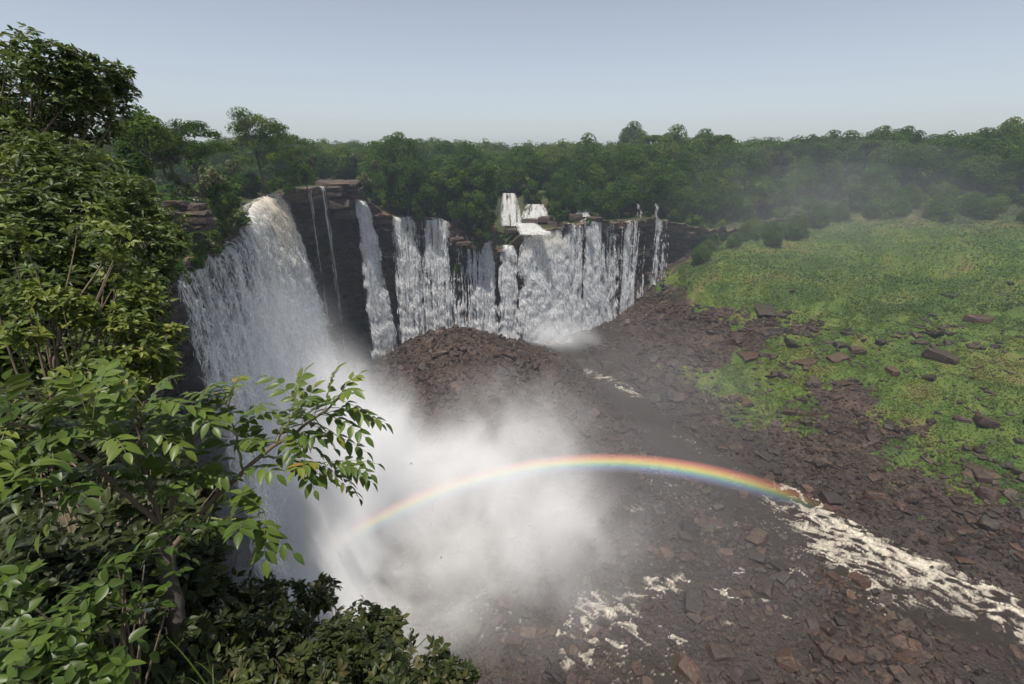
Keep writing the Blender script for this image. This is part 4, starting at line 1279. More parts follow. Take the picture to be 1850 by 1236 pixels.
def leaves(P, A, Nn, L, W, tmpl=LEAF7):
    """Joined leaves: base points P, axes A, upper-side normals Nn, lengths L, widths W."""
    A, B, Nn = frame_mats(A, Nn)
    v, f = tmpl
    L = np.broadcast_to(L, (len(P),))[:, None, None]; W = np.broadcast_to(W, (len(P),))[:, None, None]
    V = P[:, None] + v[None, :, :1] * A[:, None] * L + v[None, :, 1:2] * B[:, None] * W + v[None, :, 2:] * Nn[:, None] * L
    F = (f[None] + (np.arange(len(P)) * len(v))[:, None, None]).reshape(-1, 3)
    return V.reshape(-1, 3), F

def blob_points(blobs, n, r, shell=.35):
    """Points in pixel-and-distance blobs (px, py, radius px, distance), mostly near their skins; returns P, outward direction."""
    w = np.array([b[2] ** 2 for b in blobs], float); w /= w.sum()
    k = r.choice(len(blobs), n, p=w)
    C = np.array([at_d(b[0], b[1], b[3]) for b in blobs])[k]
    Rm = np.array([b[2] * b[3] / FPX for b in blobs])[k]
    d = r.normal(size=(n, 3)); d /= np.linalg.norm(d, axis=1)[:, None]
    rad = 1 - np.abs(r.normal(0, shell, n)); rad = np.clip(rad, .05, 1.12)
    return C + d * (Rm * rad)[:, None] * np.array((1, .9, .9)), d, k

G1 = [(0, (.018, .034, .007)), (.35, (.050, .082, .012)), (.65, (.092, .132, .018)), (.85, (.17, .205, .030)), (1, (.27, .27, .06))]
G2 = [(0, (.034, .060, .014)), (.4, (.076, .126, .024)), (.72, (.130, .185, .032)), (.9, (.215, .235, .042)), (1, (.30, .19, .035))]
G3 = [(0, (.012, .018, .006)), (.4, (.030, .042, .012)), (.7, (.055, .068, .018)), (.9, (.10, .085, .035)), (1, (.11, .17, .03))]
M_NEAR_DARK = leaf_material('near_tree_leaves', G1, trans=.4, rough=.4, per_object=False, gloss=.5)
M_NEAR_PINN = leaf_material('pinnate_leaves', G2, trans=.38, rough=.38, per_object=False, gloss=.55)
M_NEAR_PINN_O = leaf_material('pinnate_leaflets', G2, trans=.38, rough=.38, per_object=True, gloss=.55)
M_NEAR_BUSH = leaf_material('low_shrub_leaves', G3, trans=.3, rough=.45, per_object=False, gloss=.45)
M_TWIG = bark_material('twig_bark', (.07, .05, .035), (.20, .15, .10))
M_TWIG_GREEN = bark_material('green_stem', (.09, .10, .03), (.20, .20, .07))

def whorl_foliage(blobs, n_whorl, leaf_len, r, per=6, up=.9, bright=None, droop=.25, gap=1.0):
    """Rosettes of leaves at shoot tips."""
    P, d, k = blob_points(blobs, n_whorl * 2, r)
    hole = fbm(P[:, 0] * gap, P[:, 1] * gap, P[:, 2] * gap, o=2, s=15) + .35 * r.normal(size=len(P))
    keep = np.argsort(-hole)[:n_whorl]
    P, d, k = P[keep], d[keep], k[keep]
    tip = d * .6 + np.array((0, 0, up)) + r.normal(0, .35, d.shape)
    tip /= np.linalg.norm(tip, axis=1)[:, None]
    PP, AA, NN, LL, lv = [], [], [], [], []
    base_l = r.random(n_whorl)
    for q in range(per):
        t = r.normal(size=d.shape); t -= (t * tip).sum(1)[:, None] * tip
        t /= np.linalg.norm(t, axis=1)[:, None]
        A = t + tip * r.uniform(-droop, .55, n_whorl)[:, None]
        A /= np.linalg.norm(A, axis=1)[:, None]
        NN.append(tip + r.normal(0, .25, d.shape)); AA.append(A); PP.append(P + A * leaf_len * .08)
        LL.append(leaf_len * r.uniform(.6, 1.2, n_whorl))
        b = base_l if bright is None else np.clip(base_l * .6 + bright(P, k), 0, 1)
        lv.append(np.clip(b * .75 + .25 * r.random(n_whorl), 0, 1))
    return np.vstack(PP), np.vstack(AA), np.vstack(NN), np.concatenate(LL), np.concatenate(lv)

def twig_net(blobs, root, r, n, r0=.02, mat_r=.004):
    """Branches from a root point out into the blobs."""
    parts = []
    P, d, k = blob_points(blobs, n, r, .5)
    for q in range(n):
        a = np.array(root); b = P[q]
        m1 = a * .62 + b * .38 + r.normal(0, .10, 3) * np.linalg.norm(b - a); m2 = a * .25 + b * .75 + r.normal(0, .05, 3) * np.linalg.norm(b - a)
        t = np.linspace(0, 1, 8)[:, None]
        path = (1 - t) ** 3 * a + 3 * (1 - t) ** 2 * t * m1 + 3 * (1 - t) * t ** 2 * m2 + t ** 3 * b
        parts.append(tube(path, np.linspace(r0, mat_r, 8), 5))
    return join(parts)

def near_plant(name, label, cat, blobs, root, leaf_len, whorls, per, mat, seed, twigs, r0=.05, solo=0, width=.42, up=.9, bright=None, tmpl=LEAF7, gap=1.0):
    r = np.random.default_rng(seed)
    e = empty(name, tuple(root))
    tag(e, label, cat)
    off = np.array(root, float)
    P, A, Nn, L, lv = whorl_foliage(blobs, whorls, leaf_len, r, per, up, bright, gap=gap)
    u, v, w = project(P)
    big = np.argsort(-(L / w) * ((u > 0) & (u < 1850) & (v > 0) & (v < 1236)) * (1 + .0 * lv))[:solo] if solo else np.array([], int)
    rest = np.setdiff1d(np.arange(len(P)), big)
    V, F = leaves(P[rest], A[rest], Nn[rest], L[rest], L[rest] * width, tmpl)
    tag(mk('foliage', V - off, F, mat, e, smooth=True, attrs={'lv': np.repeat(lv[rest], len(tmpl[0]))}), kind='stuff')
    if len(big):
        Ax, Bx, Nx = frame_mats(A[big], Nn[big])
        ms = [mesh_data('leaf', tmpl[0], tmpl[1], mat, smooth=True, attrs={'lv': np.full(len(tmpl[0]), q)}) for q in (.2, .4, .55, .7, .85)]
        for j, k in enumerate(big):
            o = bpy.data.objects.new('leaf', ms[min(4, int(lv[k] * 5))])
            link(o, e)
            M = np.column_stack([Ax[j] * L[k], Bx[j] * L[k] * width, Nx[j] * L[k], P[k] - off])
            o.matrix_local = Matrix([list(M[q]) for q in range(3)] + [[0, 0, 0, 1]])
    V, F = twig_net(blobs, root, r, twigs, r0)
    mk('branches', V - off, F, M_TWIG, e, smooth=True)
    return e

# tall tree in the upper corner
near_plant('rim_tree', 'tall dark leafy tree filling the upper corner against the sky', 'tree',
           [(238, 162, 9, 17.5), (232, 134, 8, 17.5), (200, 122, 11, 17.2), (170, 112, 9, 17), (122, 96, 11, 17), (82, 78, 11, 17), (45, 60, 13, 17), (10, 58, 15, 17), (15, 100, 38, 17), (60, 115, 36, 17), (105, 125, 34, 17), (150, 135, 28, 17), (190, 150, 22, 17.5), (218, 148, 11, 17.5), (222, 178, 14, 17.5), (160, 170, 30, 17), (100, 165, 40, 17), (30, 190, 65, 18), (95, 210, 55, 18), (150, 210, 45, 18), (200, 205, 20, 17.5), (196, 236, 15, 17.5), (180, 250, 12, 17.5),
            (10, 270, 60, 18), (70, 270, 50, 18), (125, 262, 38, 18.5), (-40, 150, 80, 18), (-60, 250, 90, 18), (35, 80, 22, 17)],
           at_d(-60, 560, 19), .18, 3000, 6, M_NEAR_DARK, 301, 60, .10, gap=.55, bright=lambda P, k: .16 + 0 * k)
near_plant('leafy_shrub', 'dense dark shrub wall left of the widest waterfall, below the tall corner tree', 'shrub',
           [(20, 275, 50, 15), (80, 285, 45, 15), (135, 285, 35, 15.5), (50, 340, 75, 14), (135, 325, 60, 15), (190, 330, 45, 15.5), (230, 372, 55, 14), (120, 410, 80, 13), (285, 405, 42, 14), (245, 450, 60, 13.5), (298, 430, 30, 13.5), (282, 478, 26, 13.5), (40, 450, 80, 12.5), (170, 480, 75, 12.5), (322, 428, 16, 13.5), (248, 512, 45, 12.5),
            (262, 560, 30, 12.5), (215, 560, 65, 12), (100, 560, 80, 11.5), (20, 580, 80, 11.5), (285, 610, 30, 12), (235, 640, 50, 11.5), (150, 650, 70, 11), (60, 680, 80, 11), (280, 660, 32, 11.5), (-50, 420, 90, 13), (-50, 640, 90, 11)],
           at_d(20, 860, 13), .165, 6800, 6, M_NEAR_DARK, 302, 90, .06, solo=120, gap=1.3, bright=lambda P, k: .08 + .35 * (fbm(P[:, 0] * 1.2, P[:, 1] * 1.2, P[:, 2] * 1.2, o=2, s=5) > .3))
near_plant('bright_shrub', 'yellow-green shrub with whorled leaves in sunlit tones, just above the pinnate sapling', 'shrub',
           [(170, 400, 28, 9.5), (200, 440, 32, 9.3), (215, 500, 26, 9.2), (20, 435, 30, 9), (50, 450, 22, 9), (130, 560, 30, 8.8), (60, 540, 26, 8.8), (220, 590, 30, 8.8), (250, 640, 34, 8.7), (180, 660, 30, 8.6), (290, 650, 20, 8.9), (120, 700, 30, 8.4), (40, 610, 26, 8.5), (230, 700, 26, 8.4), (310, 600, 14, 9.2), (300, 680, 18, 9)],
           at_d(120, 820, 9.2), .125, 620, 7, M_NEAR_DARK, 303, 40, .025, solo=160, bright=lambda P, k: .50 + 0 * k, width=.5)  # sunlight on these sprays is put into their lighter leaf tones
# undergrowth mass behind and below the sapling
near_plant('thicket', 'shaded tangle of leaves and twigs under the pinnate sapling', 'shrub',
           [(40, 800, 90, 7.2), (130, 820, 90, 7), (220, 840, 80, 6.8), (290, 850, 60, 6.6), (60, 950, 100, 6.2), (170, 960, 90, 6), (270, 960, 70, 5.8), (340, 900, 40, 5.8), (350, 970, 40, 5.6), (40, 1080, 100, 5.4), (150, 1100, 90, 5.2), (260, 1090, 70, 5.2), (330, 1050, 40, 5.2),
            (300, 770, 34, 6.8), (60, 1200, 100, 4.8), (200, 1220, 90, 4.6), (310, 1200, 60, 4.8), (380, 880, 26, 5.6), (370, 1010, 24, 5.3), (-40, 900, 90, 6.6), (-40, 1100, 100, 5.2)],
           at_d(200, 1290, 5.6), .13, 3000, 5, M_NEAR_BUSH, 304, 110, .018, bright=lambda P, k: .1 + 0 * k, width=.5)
near_plant('broad_leaf_vine', 'vine with broad glossy leaves climbing in the lower corner', 'vine',
           [(230, 1050, 60, 4.0), (300, 1000, 40, 4.0), (330, 960, 26, 4.0), (170, 1090, 60, 3.9), (110, 1140, 60, 3.8), (60, 1190, 60, 3.7), (210, 1160, 50, 3.8), (270, 1090, 34, 3.9), (150, 1215, 50, 3.6), (20, 1080, 40, 3.9), (250, 870, 30, 4.5), (385, 960, 20, 4.2), (330, 880, 30, 4.4)],
           at_d(250, 1280, 4.2), .092, 230, 4, M_NEAR_PINN, 305, 26, .009, solo=290, width=.55, tmpl=LEAFB, up=.8, gap=3.0, bright=lambda P, k: -.06 + 0 * k)
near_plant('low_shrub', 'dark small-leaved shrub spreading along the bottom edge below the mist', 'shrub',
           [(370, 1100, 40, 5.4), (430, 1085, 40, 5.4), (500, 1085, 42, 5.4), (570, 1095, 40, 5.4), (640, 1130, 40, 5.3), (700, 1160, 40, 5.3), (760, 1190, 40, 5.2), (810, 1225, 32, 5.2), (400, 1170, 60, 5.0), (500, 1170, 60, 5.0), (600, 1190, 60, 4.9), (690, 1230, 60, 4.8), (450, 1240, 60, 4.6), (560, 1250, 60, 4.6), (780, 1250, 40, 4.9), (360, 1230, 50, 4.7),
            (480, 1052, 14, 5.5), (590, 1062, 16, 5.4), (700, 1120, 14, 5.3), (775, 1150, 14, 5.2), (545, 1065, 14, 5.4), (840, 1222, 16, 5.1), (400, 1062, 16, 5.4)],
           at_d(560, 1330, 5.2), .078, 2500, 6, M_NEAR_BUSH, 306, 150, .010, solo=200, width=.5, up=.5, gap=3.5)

def build_sapling():
    r = np.random.default_rng(77)
    root = at_d(322, 1262, 4.7)
    e = empty('pinnate_sapling', tuple(root))
    tag(e, 'sapling with long drooping rows of paired leaflets reaching out before the widest waterfall', 'tree')
    # branch paths: (px, py, distance)
    B = [([(322, 1262, 4.7), (320, 1130, 4.65), (306, 1040, 4.6), (296, 960, 4.6)], .075, .045, 0, 0),
         ([(300, 1005, 4.6), (370, 915, 4.5), (440, 850, 4.4), (500, 800, 4.3), (550, 772, 4.2), (590, 738, 4.15), (618, 716, 4.12)], .022, .006, 19, .36),
         ([(440, 850, 4.4), (428, 800, 4.35), (416, 750, 4.3), (408, 715, 4.3)], .010, .005, 11, .25),
         ([(470, 825, 4.35), (530, 832, 4.2), (585, 838, 4.1), (605, 842, 4.1)], .008, .004, 9, .3),
         ([(296, 960, 4.6), (262, 860, 4.5), (248, 780, 4.4), (262, 725, 4.3)], .018, .006, 16, .22),
         ([(290, 950, 4.6), (200, 870, 4.4), (120, 800, 4.3), (50, 770, 4.2), (10, 765, 4.2)], .020, .006, 18, .22),
         ([(300, 945, 4.6), (335, 850, 4.5), (352, 780, 4.4), (345, 738, 4.35)], .014, .006, 14, .2),
         ([(350, 930, 4.5), (410, 940, 4.3), (455, 935, 4.2), (478, 925, 4.2)], .009, .004, 6, .4),
         ([(262, 870, 4.5), (200, 800, 4.25), (170, 760, 4.15), (150, 740, 4.1)], .012, .005, 9, .3),
         ([(200, 870, 4.4), (120, 880, 4.2), (50, 870, 4.1)], .010, .005, 7, .3),
         ([(500, 800, 4.3), (530, 745, 4.2), (545, 735, 4.15)], .008, .004, 4, .5)]
    n_solo = 0
    restP, restA, restN, restL, restW, restC = [], [], [], [], [], []
    rach = []
    leafmesh = [mesh_data('leaflet', LEAFB[0], LEAFB[1], M_NEAR_PINN_O, smooth=True, attrs={'lv': np.full(len(LEAFB[0]), q)}) for q in (.15, .3, .45, .6, .8, 1.0)]
    jobs = []
    for bi, (pts, r0, r1, nl, t0) in enumerate(B):
        P = np.array([at_d(*q) for q in pts])
        path = np.stack([np.interp(np.linspace(0, len(P) - 1, 24), np.arange(len(P)), P[:, q]) for q in range(3)], -1)
        for _ in range(3):
            path[1:-1] = (path[:-2] + path[1:-1] * 2 + path[2:]) / 4
        path[1:-1] += r.normal(0, .006, (22, 3))
        V, F = tube(path, np.linspace(r0, r1, 24), 8)
        mk('trunk' if bi == 0 else 'branch', V - root, F, M_BARK if bi == 0 else (M_TWIG if bi in (1, 4, 5, 6) else M_TWIG_GREEN), e, smooth=True)
        ang0 = r.uniform(0, 6.28)
        for j in range(nl):
            t = t0 + (1 - t0) * (j + .5) / nl
            if j >= nl - 3: t = 1.0 - .03 * (nl - 1 - j)
            k = min(22, int(t * 23)); p = path[k]; ax = path[k + 1] - path[k]; ax /= np.linalg.norm(ax)
            # spiral arrangement
            a = ang0 + j * 2.4
            s1 = np.cross(ax, (0, 0, 1.0)); s1 /= np.linalg.norm(s1) + 1e-9; s2 = np.cross(s1, ax)
            d = ax * .55 + (s1 * math.cos(a) + s2 * math.sin(a)) * .75 + np.array((0, 0, .10)) + r.normal(0, .12, 3)
            d[1] = d[1] * .55 - .12
            d /= np.linalg.norm(d)
            young = (j >= nl - 2 and bi in (1, 2, 5, 8)) or r.random() < .04
            jobs.append((p, d, (.34 if young else r.uniform(.34, .50)) * (.8 if bi in (2, 3, 7) else 1.0), young, bi))
    r.shuffle(jobs)
    # leaves out on the open branches first: they show largest
    jobs = sorted(jobs, key=lambda q: 0 if q[4] in (1, 2, 3) else 1)
    for p, d, ln, young, bi in jobs:
        n = 12
        t = np.linspace(0, 1, n)
        side = np.cross(d, (0, 0, 1.0)); side /= np.linalg.norm(side) + 1e-9
        path = p + d * (t * ln)[:, None] + np.array((0, 0, -1.0)) * (ln * .34 * t ** 2)[:, None] + side * (ln * r.normal(0, .06) * t ** 2)[:, None]
        V, F = tube(path, np.linspace(.0035, .0015, n), 4)
        npair = int(r.integers(4, 6)) if not young else 4
        LP, LA, LN, LL = [], [], [], []
        for q in range(npair + 1):
            tt = .22 + .78 * q / npair
            k = min(n - 2, int(tt * (n - 1)))
            x = path[k] + (path[k + 1] - path[k]) * (tt * (n - 1) - k)
            ax = path[k + 1] - path[k]; ax /= np.linalg.norm(ax)
            sd_ = np.cross(ax, (0, 0, 1.0)); sd_ /= np.linalg.norm(sd_) + 1e-9
            upv = np.cross(sd_, ax)
            L = (.092 if young else .118) * (.82 + .3 * math.sin(math.pi * (.2 + .65 * q / npair))) * r.uniform(.85, 1.1) * (.85 if bi in (2, 3) else 1)
            for s in ((-1, 1) if q < npair else (0,)):
                A = ax * (.62 if s else 1.0) + sd_ * s * .85 + np.array((0, 0, -.10 - .25 * r.random())) + r.normal(0, .12, 3)
                LP.append(x); LA.append(A); LN.append(upv + sd_ * s * .15 + np.array((0, 0, .6)) + r.normal(0, .18, 3)); LL.append(L)
        LP, LA, LN, LL = map(np.array, (LP, LA, LN, LL))
        c = r.uniform(.86, 1.0) if young else float(np.clip(r.normal(.42, .24), .02, .88))
        if n_solo + len(LP) <= 296:
            o = mk('compound_leaf', V - path[0], F, M_TWIG_GREEN, e, smooth=True)
            o.location = path[0] - root
            Ax, Bx, Nx = frame_mats(LA, LN)
            for k in range(len(LP)):
                lo = bpy.data.objects.new('leaflet', leafmesh[min(5, int(np.clip(c + r.normal(0, .06), 0, .999) * 6))])
                link(lo, o)
                M = np.column_stack([Ax[k] * LL[k], Bx[k] * LL[k] * .46, Nx[k] * LL[k], LP[k] - path[0]])
                lo.matrix_local = Matrix([list(M[q]) for q in range(3)] + [[0, 0, 0, 1]])
            n_solo += len(LP)
        else:
            rach.append((V - root, F))
            restP.append(LP); restA.append(LA); restN.append(LN); restL.append(LL); restC.append(np.clip(c * .5 + .25 + r.normal(0, .05, len(LP)), 0, 1))
    P, A, Nn, L, C = np.vstack(restP), np.vstack(restA), np.vstack(restN), np.concatenate(restL), np.concatenate(restC)
    V, F = leaves(P, A, Nn, L, L * .46, LEAFB)
    tag(mk('foliage', V - root, F, M_NEAR_PINN, e, smooth=True, attrs={'lv': np.repeat(C, len(LEAFB[0]))}), kind='stuff')
    V, F = join(rach)
    tag(mk('leaf_stalks', V, F, M_TWIG_GREEN, e, smooth=True), kind='stuff')
    print('sapling leaflets', n_solo, len(P))
build_sapling()

def build_grass_blades():
    r = np.random.default_rng(91)
    base = at_d(400, 1290, 4.2)
    e = empty('grass_tuft', tuple(base))
    tag(e, 'few long curved grass blades rising at the bottom edge before the low shrub', 'grass tuft')
    tips = [(440, 1205), (462, 1208), (385, 1200), (372, 1165), (420, 1222), (350, 1195), (300, 1150), (480, 1228), (330, 1222)]
    for q, (u, v) in enumerate(tips):
        a = base + r.normal(0, .05, 3); b = at_d(u, v, 4.0)
        m = (a + b) / 2 + np.array((0, 0, .14))
        t = np.linspace(0, 1, 10)[:, None]
        path = (1 - t) ** 2 * a + 2 * (1 - t) * t * m + t ** 2 * b
        wd = (.008 * (1 - t[:, 0] ** 2) + .0008)
        sd_ = np.cross(b - a, (0, .3, 1)); sd_ /= np.linalg.norm(sd_)
        nn = np.cross(sd_, b - a); nn /= np.linalg.norm(nn)
        V = np.stack([path - sd_ * wd[:, None], path + nn * wd[:, None] * .35, path + sd_ * wd[:, None]], 1).reshape(-1, 3)
        i = np.arange(9)[:, None] * 3
        F = np.concatenate([i + np.array([[0, 1, 4, 3]]), i + np.array([[1, 2, 5, 4]])])
        mk('blade', V - base, F, M_NEAR_PINN, e, smooth=True, attrs={'lv': np.full(len(V), .55)})
build_grass_blades()

# ------------------------------------------------------------------ rock ledges, birds
M_LEDGE = None
def ledge_material():
    m, N, b, o = material('dry_ledge_rock')
    pos = N.n('ShaderNodeNewGeometry').outputs['Position']
    n1 = N.noise(N.v('MULTIPLY', pos, (.15, .15, 1.4)), 1.0, 3, .6)
    n2 = N.noise(pos, 1.6, 3, .7)
    c = N.ramp(n1, [(.3, (.032, .023, .018)), (.5, (.078, .052, .039)), (.7, (.135, .092, .068))])
    N.put(b.inputs['Base Color'], N.mix(N.m('MULTIPLY', n2, .6), c, rgb(.035, .028, .022)))
    b.inputs['Roughness'].default_value = .8
    N.put(b.inputs['Normal'], N.n('ShaderNodeBump', ins={'Height': n2, 'Strength': .9, 'Distance': .5}).outputs[0])
    return m
M_LEDGE = ledge_material()

def ledge(label, slabs, seed):
    """Stack of flat slabs: (px, py, width px, height px, distance)."""
    r = random.Random(seed)
    c0 = at_d(*slabs[-1][:2], slabs[-1][4])
    e = empty('rock_ledge', tuple(c0))
    tag(e, label, 'rock ledge')
    for u, v, w, h, d in slabs:
        p = at_d(u, v, d)
        V, F = hull_rock(r, flat=1.0, n=6)
        wd = w * d / FPX; ht = h * d / FPX
        V = V * np.array((wd, wd * .8, ht * 1.1))
        a = r.uniform(-.25, .25); ca, sa = math.cos(a), math.sin(a)
        V = np.c_[V[:, 0] * ca - V[:, 1] * sa, V[:, 0] * sa + V[:, 1] * ca, V[:, 2]]
        mk('slab', V + (p - c0), F, M_LEDGE, e)
ledge('bare layered brown rock ledge above the slender bluish plume', [(610, 331, 74, 9, 252), (596, 340, 62, 8, 250), (626, 343, 52, 8, 250), (600, 350, 50, 8, 249), (628, 354, 44, 9, 250), (612, 368, 52, 15, 249), (622, 388, 38, 16, 250)], 3)
ledge('pale rock slabs poking out of the bushes beside the crest of the widest waterfall', [(318, 368, 34, 9, 118), (346, 374, 44, 10, 118), (344, 386, 56, 10, 118), (352, 397, 60, 10, 118), (350, 410, 56, 12, 119)], 5)

ledge('dark brown rocks parting the white water on the centre ledge', [(955, 402, 34, 12, 284), (985, 396, 30, 10, 288), (1004, 408, 30, 14, 284), (925, 418, 26, 10, 276), (1040, 392, 26, 10, 296), (1075, 396, 30, 9, 300)], 8)
ledge('tilted yellow-brown rock ledge under the overhanging trees behind the rubble mound', [(826, 432, 24, 7, 264), (838, 440, 30, 7, 263), (852, 446, 24, 6, 263)], 9)

def bird(u, v, d, span, rz, label):
    p = at_d(u, v, d)
    e = empty('bird', tuple(p), rz)
    tag(e, label, 'bird', 'birds over the gorge')
    m = bpy.data.materials.get('dark_feathers')
    if m is None:
        m, N, b, o = material('dark_feathers')
        b.inputs['Base Color'].default_value = (.02, .018, .02, 1)
        b.inputs['Roughness'].default_value = .7
    V, F = tube([(-.30 * span, 0, .0), (-.2 * span, 0, .01 * span), (0, 0, .02 * span), (.16 * span, 0, .03 * span), (.24 * span, 0, .03 * span)], [.006 * span, .03 * span, .055 * span, .04 * span, .004 * span], 8)
    mk('body', V, F, m, e, smooth=True)
    for s in (-1, 1):
        P = np.array([(.10, .03, .04), (.16, .25, .14), (.02, .5, .06), (-.06, .26, .12), (-.08, .03, .03)]) * span
        P[:, 1] *= s
        Vw = np.vstack([P, P - (0, 0, .012 * span)])
        Fw = [np.array([(0, 1, 2, 3, 4)]), np.array([(9, 8, 7, 6, 5)]), np.array([(q, (q + 1) % 5, (q + 1) % 5 + 5, q + 5) for q in range(5)])]
        mk('wing', Vw, Fw, m, e)
bird(1076, 250, 300, 1.5, 2.0, 'tiny dark bird just above the forest skyline')
bird(743, 838, 105, .75, .7, 'small dark bird flying in the mist over the rainbow')
bird(797, 1008, 95, .6, 2.6, 'small dark bird flying in the mist under the rainbow')

# ------------------------------------------------------------------ tell look-alikes apart by their order across the view
def single_out():
    by = {}
    bpy.context.view_layer.update()
    for o in scene.objects:
        if o.parent is None and o.get('category') and o.get('label'):
            by.setdefault(o['label'], []).append(o)
    for lab, os_ in by.items():
        if len(os_) < 2: continue
        P = np.array([o.matrix_world.translation[:] for o in os_])
        u = project(P)[0]
        for k, q in enumerate(np.argsort(u)):
            n = k + 1
            th = 'leftmost' if n == 1 else 'rightmost' if n == len(os_) else f"{n}{'th' if 10 < n % 100 < 14 else {1: 'st', 2: 'nd', 3: 'rd'}.get(n % 10, 'th')} from left"
            os_[q]['label'] = f'{th}: {lab}'
single_out()

# ------------------------------------------------------------------ air: haze box, mist, rainbow
def volume_material(name, density=None, color=(.93, .95, 1.0), aniso=0.0, attr=None):
    m = bpy.data.materials.new(name)
    m.use_nodes = True
    t = m.node_tree
    t.nodes.clear()
    o = t.nodes.new('ShaderNodeOutputMaterial')
    v = t.nodes.new('ShaderNodeVolumePrincipled')
    v.inputs['Color'].default_value = (*color, 1)
    v.inputs['Density'].default_value = density if density else 1.0
    v.inputs['Density Attribute'].default_value = attr or ''
    v.inputs['Anisotropy'].default_value = aniso
    t.links.new(v.outputs[0], o.inputs['Volume'])
    return m

def build_haze():
    x0, x1, y0, y1, z0, z1 = -2600, 2600, -150, 3400, -8, 150
    V = np.array([(x, y, z) for x in (x0, x1) for y in (y0, y1) for z in (z0, z1)], float)
    F = np.array([(0, 1, 3, 2), (4, 6, 7, 5), (0, 4, 5, 1), (2, 3, 7, 6), (0, 2, 6, 4), (1, 5, 7, 3)])
    m = volume_material('haze_air', .00022, (.72, .82, 1.0), .15)
    tag(mk('haze', V, F, m), kind='stuff')
build_haze()

def build_mist(name, lo, hi, vox, blobs, nscale, dens, thr, mat, stretch=(1, 1, 1), sharp=.35):
    """A cloud of spray: a voxel grid whose density is soft ellipsoids eaten away by noise.
    blobs: (centre, radii, strength)"""
    g = bpy.data.node_groups.new(name, 'GeometryNodeTree')
    g.interface.new_socket('Geometry', in_out='OUTPUT', socket_type='NodeSocketGeometry')
    N = NT(g)
    out = N.n('NodeGroupOutput')
    pos = N.n('GeometryNodeInputPosition').outputs[0]
    warp = N.n('ShaderNodeTexNoise', ins={'Vector': pos, 'Scale': nscale * .6, 'Detail': 2.0}).outputs[1]
    wp = N.v('ADD', pos, N.v('SCALE', N.v('SUBTRACT', warp, (.5, .5, .5)), scale=.55 / nscale))
    tot = None
    for c, r, st in blobs:
        q = N.v('LENGTH', N.v('DIVIDE', N.v('SUBTRACT', wp, tuple(c)), tuple(r)))
        f = N.m('MULTIPLY', N.rng(q, 1.0, .1, 0, 1, True), st)
        tot = f if tot is None else N.m('ADD', tot, f)
    n = N.noise(N.v('MULTIPLY', wp, stretch), nscale, 6, .62, .3)
    d = N.m('MULTIPLY', N.m('MULTIPLY', tot, N.rng(n, thr - sharp * .5, thr + sharp * .5, 0.02, 1)), dens)
    res = [max(2, int((hi[q] - lo[q]) / vox)) for q in range(3)]
    vc = N.n('GeometryNodeVolumeCube', ins={'Density': d, 'Min': lo, 'Max': hi, 'Resolution X': res[0], 'Resolution Y': res[1], 'Resolution Z': res[2]})
    sm = N.n('GeometryNodeSetMaterial', ins={'Geometry': vc.outputs[0], 'Material': mat})
    g.links.new(sm.outputs[0], out.inputs[0])
    V = np.array([(lo[0], lo[1], lo[2]), (lo[0] + .1, lo[1], lo[2]), (lo[0], lo[1] + .1, lo[2])])
    o = mk(name, V, np.array([(0, 1, 2)]))
    md = o.modifiers.new('mist', 'NODES')
    md.node_group = g
    tag(o, kind='stuff')
    return o

M_MIST = volume_material('spray', 1.0, (.988, .992, .998), -.45, 'density')
build_mist('mist', (-104, 56, -2), (52, 196, 78), .85, [
    ((-54, 118, 8), (34, 62, 48), 2.0), ((-10, 112, 3), (54, 48, 30), .62), ((-64, 112, 30), (24, 58, 50), .5), ((0, 150, 6), (40, 34, 34), .34), ((-34, 88, 4), (34, 28, 24), .9), ((-22, 128, 4), (26, 24, 22), .6)],
    .05, .135, .515, M_MIST, stretch=(1.0, 1.0, .75), sharp=.3)
build_mist('mist', (-8, 235, -2), (62, 292, 40), .8, [((20, 262, 3), (18, 12, 13), 1.6), ((34, 262, 4), (22, 16, 12), .8), ((26, 258, 8), (26, 20, 24), .25)], .07, .06, .45, M_MIST)
def veil(c, r, dens):
    """Thin even drift of spray: nested soft ellipsoids."""
    for k, sc in enumerate((1.0, .72, .45)):
        th = np.linspace(0, math.pi, 13); ph = np.linspace(0, 2 * math.pi, 24, endpoint=False)
        T_, P_ = np.meshgrid(th, ph, indexing='ij')
        V = np.c_[(np.sin(T_) * np.cos(P_)).ravel() * r[0] * sc + c[0], (np.sin(T_) * np.sin(P_)).ravel() * r[1] * sc + c[1], np.maximum(np.cos(T_).ravel() * r[2] * sc + c[2], -6)]
        i = np.arange(12)[:, None] * 24; j = np.arange(24)[None]
        F = np.stack([i + j, i + 24 + j, i + 24 + (j + 1) % 24, i + (j + 1) % 24], -1).reshape(-1, 4)
        tag(mk('mist', V, F, volume_material('drifting_spray', dens, (.97, .975, 1.0), -.1)), kind='stuff')
veil((22, 108, 4), (56, 48, 26), .0014)
veil((52, 172, 8), (46, 56, 36), .0007)
veil((215, 350, 60), (150, 110, 50), .00055)

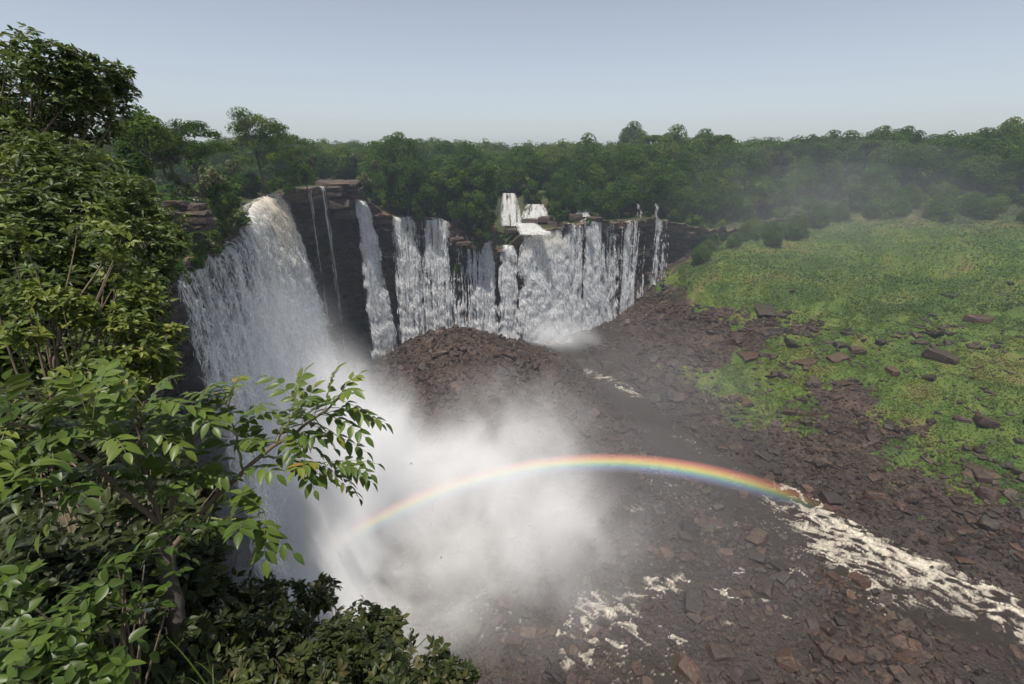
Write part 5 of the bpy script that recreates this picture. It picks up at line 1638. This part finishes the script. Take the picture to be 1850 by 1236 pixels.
def build_rainbow():
    """A real arc of coloured spray hanging over the pool: a thin curved band of tinted droplets."""
    S, dep = 96.0, 2.5
    axis = -SUNV
    q = axis.to_track_quat('Z', 'Y')
    Mi = np.array(q.to_matrix())
    ends = [Mi.T @ (ray(*p) / np.linalg.norm(ray(*p))) for p in ((596, 990), (1530, 935), (1073, 826))]
    ph = [math.atan2(e[1], e[0]) for e in ends]
    mid = ph[2]
    f0, f1 = [((p - mid + math.pi) % (2 * math.pi)) - math.pi for p in ph[:2]]
    lo, hi = min(f0, f1), max(f0, f1)
    th0, th1 = R(40.6), R(42.75)
    nphi = 90
    phi = mid + np.linspace(lo - .03, hi + .03, nphi)
    V = []
    for p in phi:
        for s, t in ((S - dep, th0), (S - dep, th1), (S + dep, th1), (S + dep, th0)):
            V.append((s * math.sin(t) * math.cos(p), s * math.sin(t) * math.sin(p), s * math.cos(t)))
    i = np.arange(nphi - 1)[:, None] * 4
    F = np.concatenate([i + np.array([[a, (a + 1) % 4, (a + 1) % 4 + 4, a + 4]]) for a in range(4)] + [np.array([[3, 2, 1, 0]]), np.array([[0, 1, 2, 3]]) + (nphi - 1) * 4])
    m = bpy.data.materials.new('rainbow_tint')
    m.use_nodes = True
    t = m.node_tree
    t.nodes.clear()
    N = NT(t)
    out = N.n('ShaderNodeOutputMaterial')
    pos = N.n('ShaderNodeTexCoord').outputs['Object']
    sx = N.n('ShaderNodeSeparateXYZ', ins={0: pos})
    rho = N.m('SQRT', N.m('ADD', N.m('POWER', sx.outputs[0], 2.0), N.m('POWER', sx.outputs[1], 2.0)))
    ang = N.m('ARCTAN2', rho, sx.outputs[2])
    k = N.rng(ang, th0, th1, 0, 1)
    # rotate so that the middle of the arc is phi = 0
    cx, sn = math.cos(mid), math.sin(mid)
    xr = N.m('ADD', N.m('MULTIPLY', sx.outputs[0], cx), N.m('MULTIPLY', sx.outputs[1], sn))
    yr = N.m('SUBTRACT', N.m('MULTIPLY', sx.outputs[1], cx), N.m('MULTIPLY', sx.outputs[0], sn))
    pa = N.m('ARCTAN2', yr, xr)
    fade = N.m('MULTIPLY', N.rng(pa, lo - .03, lo + .12, 0, 1, True), N.rng(pa, hi, hi - .40, 0, 1, True))
    col = N.ramp(k, [(0, (.30, .28, .45)), (.16, (.30, .30, .62)), (.30, (.22, .45, .75)), (.42, (.30, .75, .40)), (.54, (.85, .80, .16)), (.66, (1.0, .50, .10)), (.80, (.95, .22, .10)), (1, (.8, .12, .10))])  # refracted sunlight of the bow painted as the band's own colours
    prof = N.ramp(k, [(0, (0, 0, 0)), (.14, (.25, .25, .25)), (.34, (.6, .6, .6)), (.60, (1, 1, 1)), (.76, (.85, .85, .85)), (1, (0, 0, 0))])
    d = N.m('MULTIPLY', N.m('MULTIPLY', N.n('ShaderNodeRGBToBW', ins={0: prof}).outputs[0], fade), .0115)
    v = N.n('ShaderNodeVolumeScatter', ins={'Color': col, 'Density': d, 'Anisotropy': -.45})
    t.links.new(v.outputs[0], out.inputs['Volume'])
    o = mk('rainbow', np.array(V), F, m)
    o.location = CAM
    o.rotation_mode = 'QUATERNION'
    o.rotation_quaternion = q
    tag(o, 'rainbow arching through the mist above the gorge floor', 'rainbow')
build_rainbow()
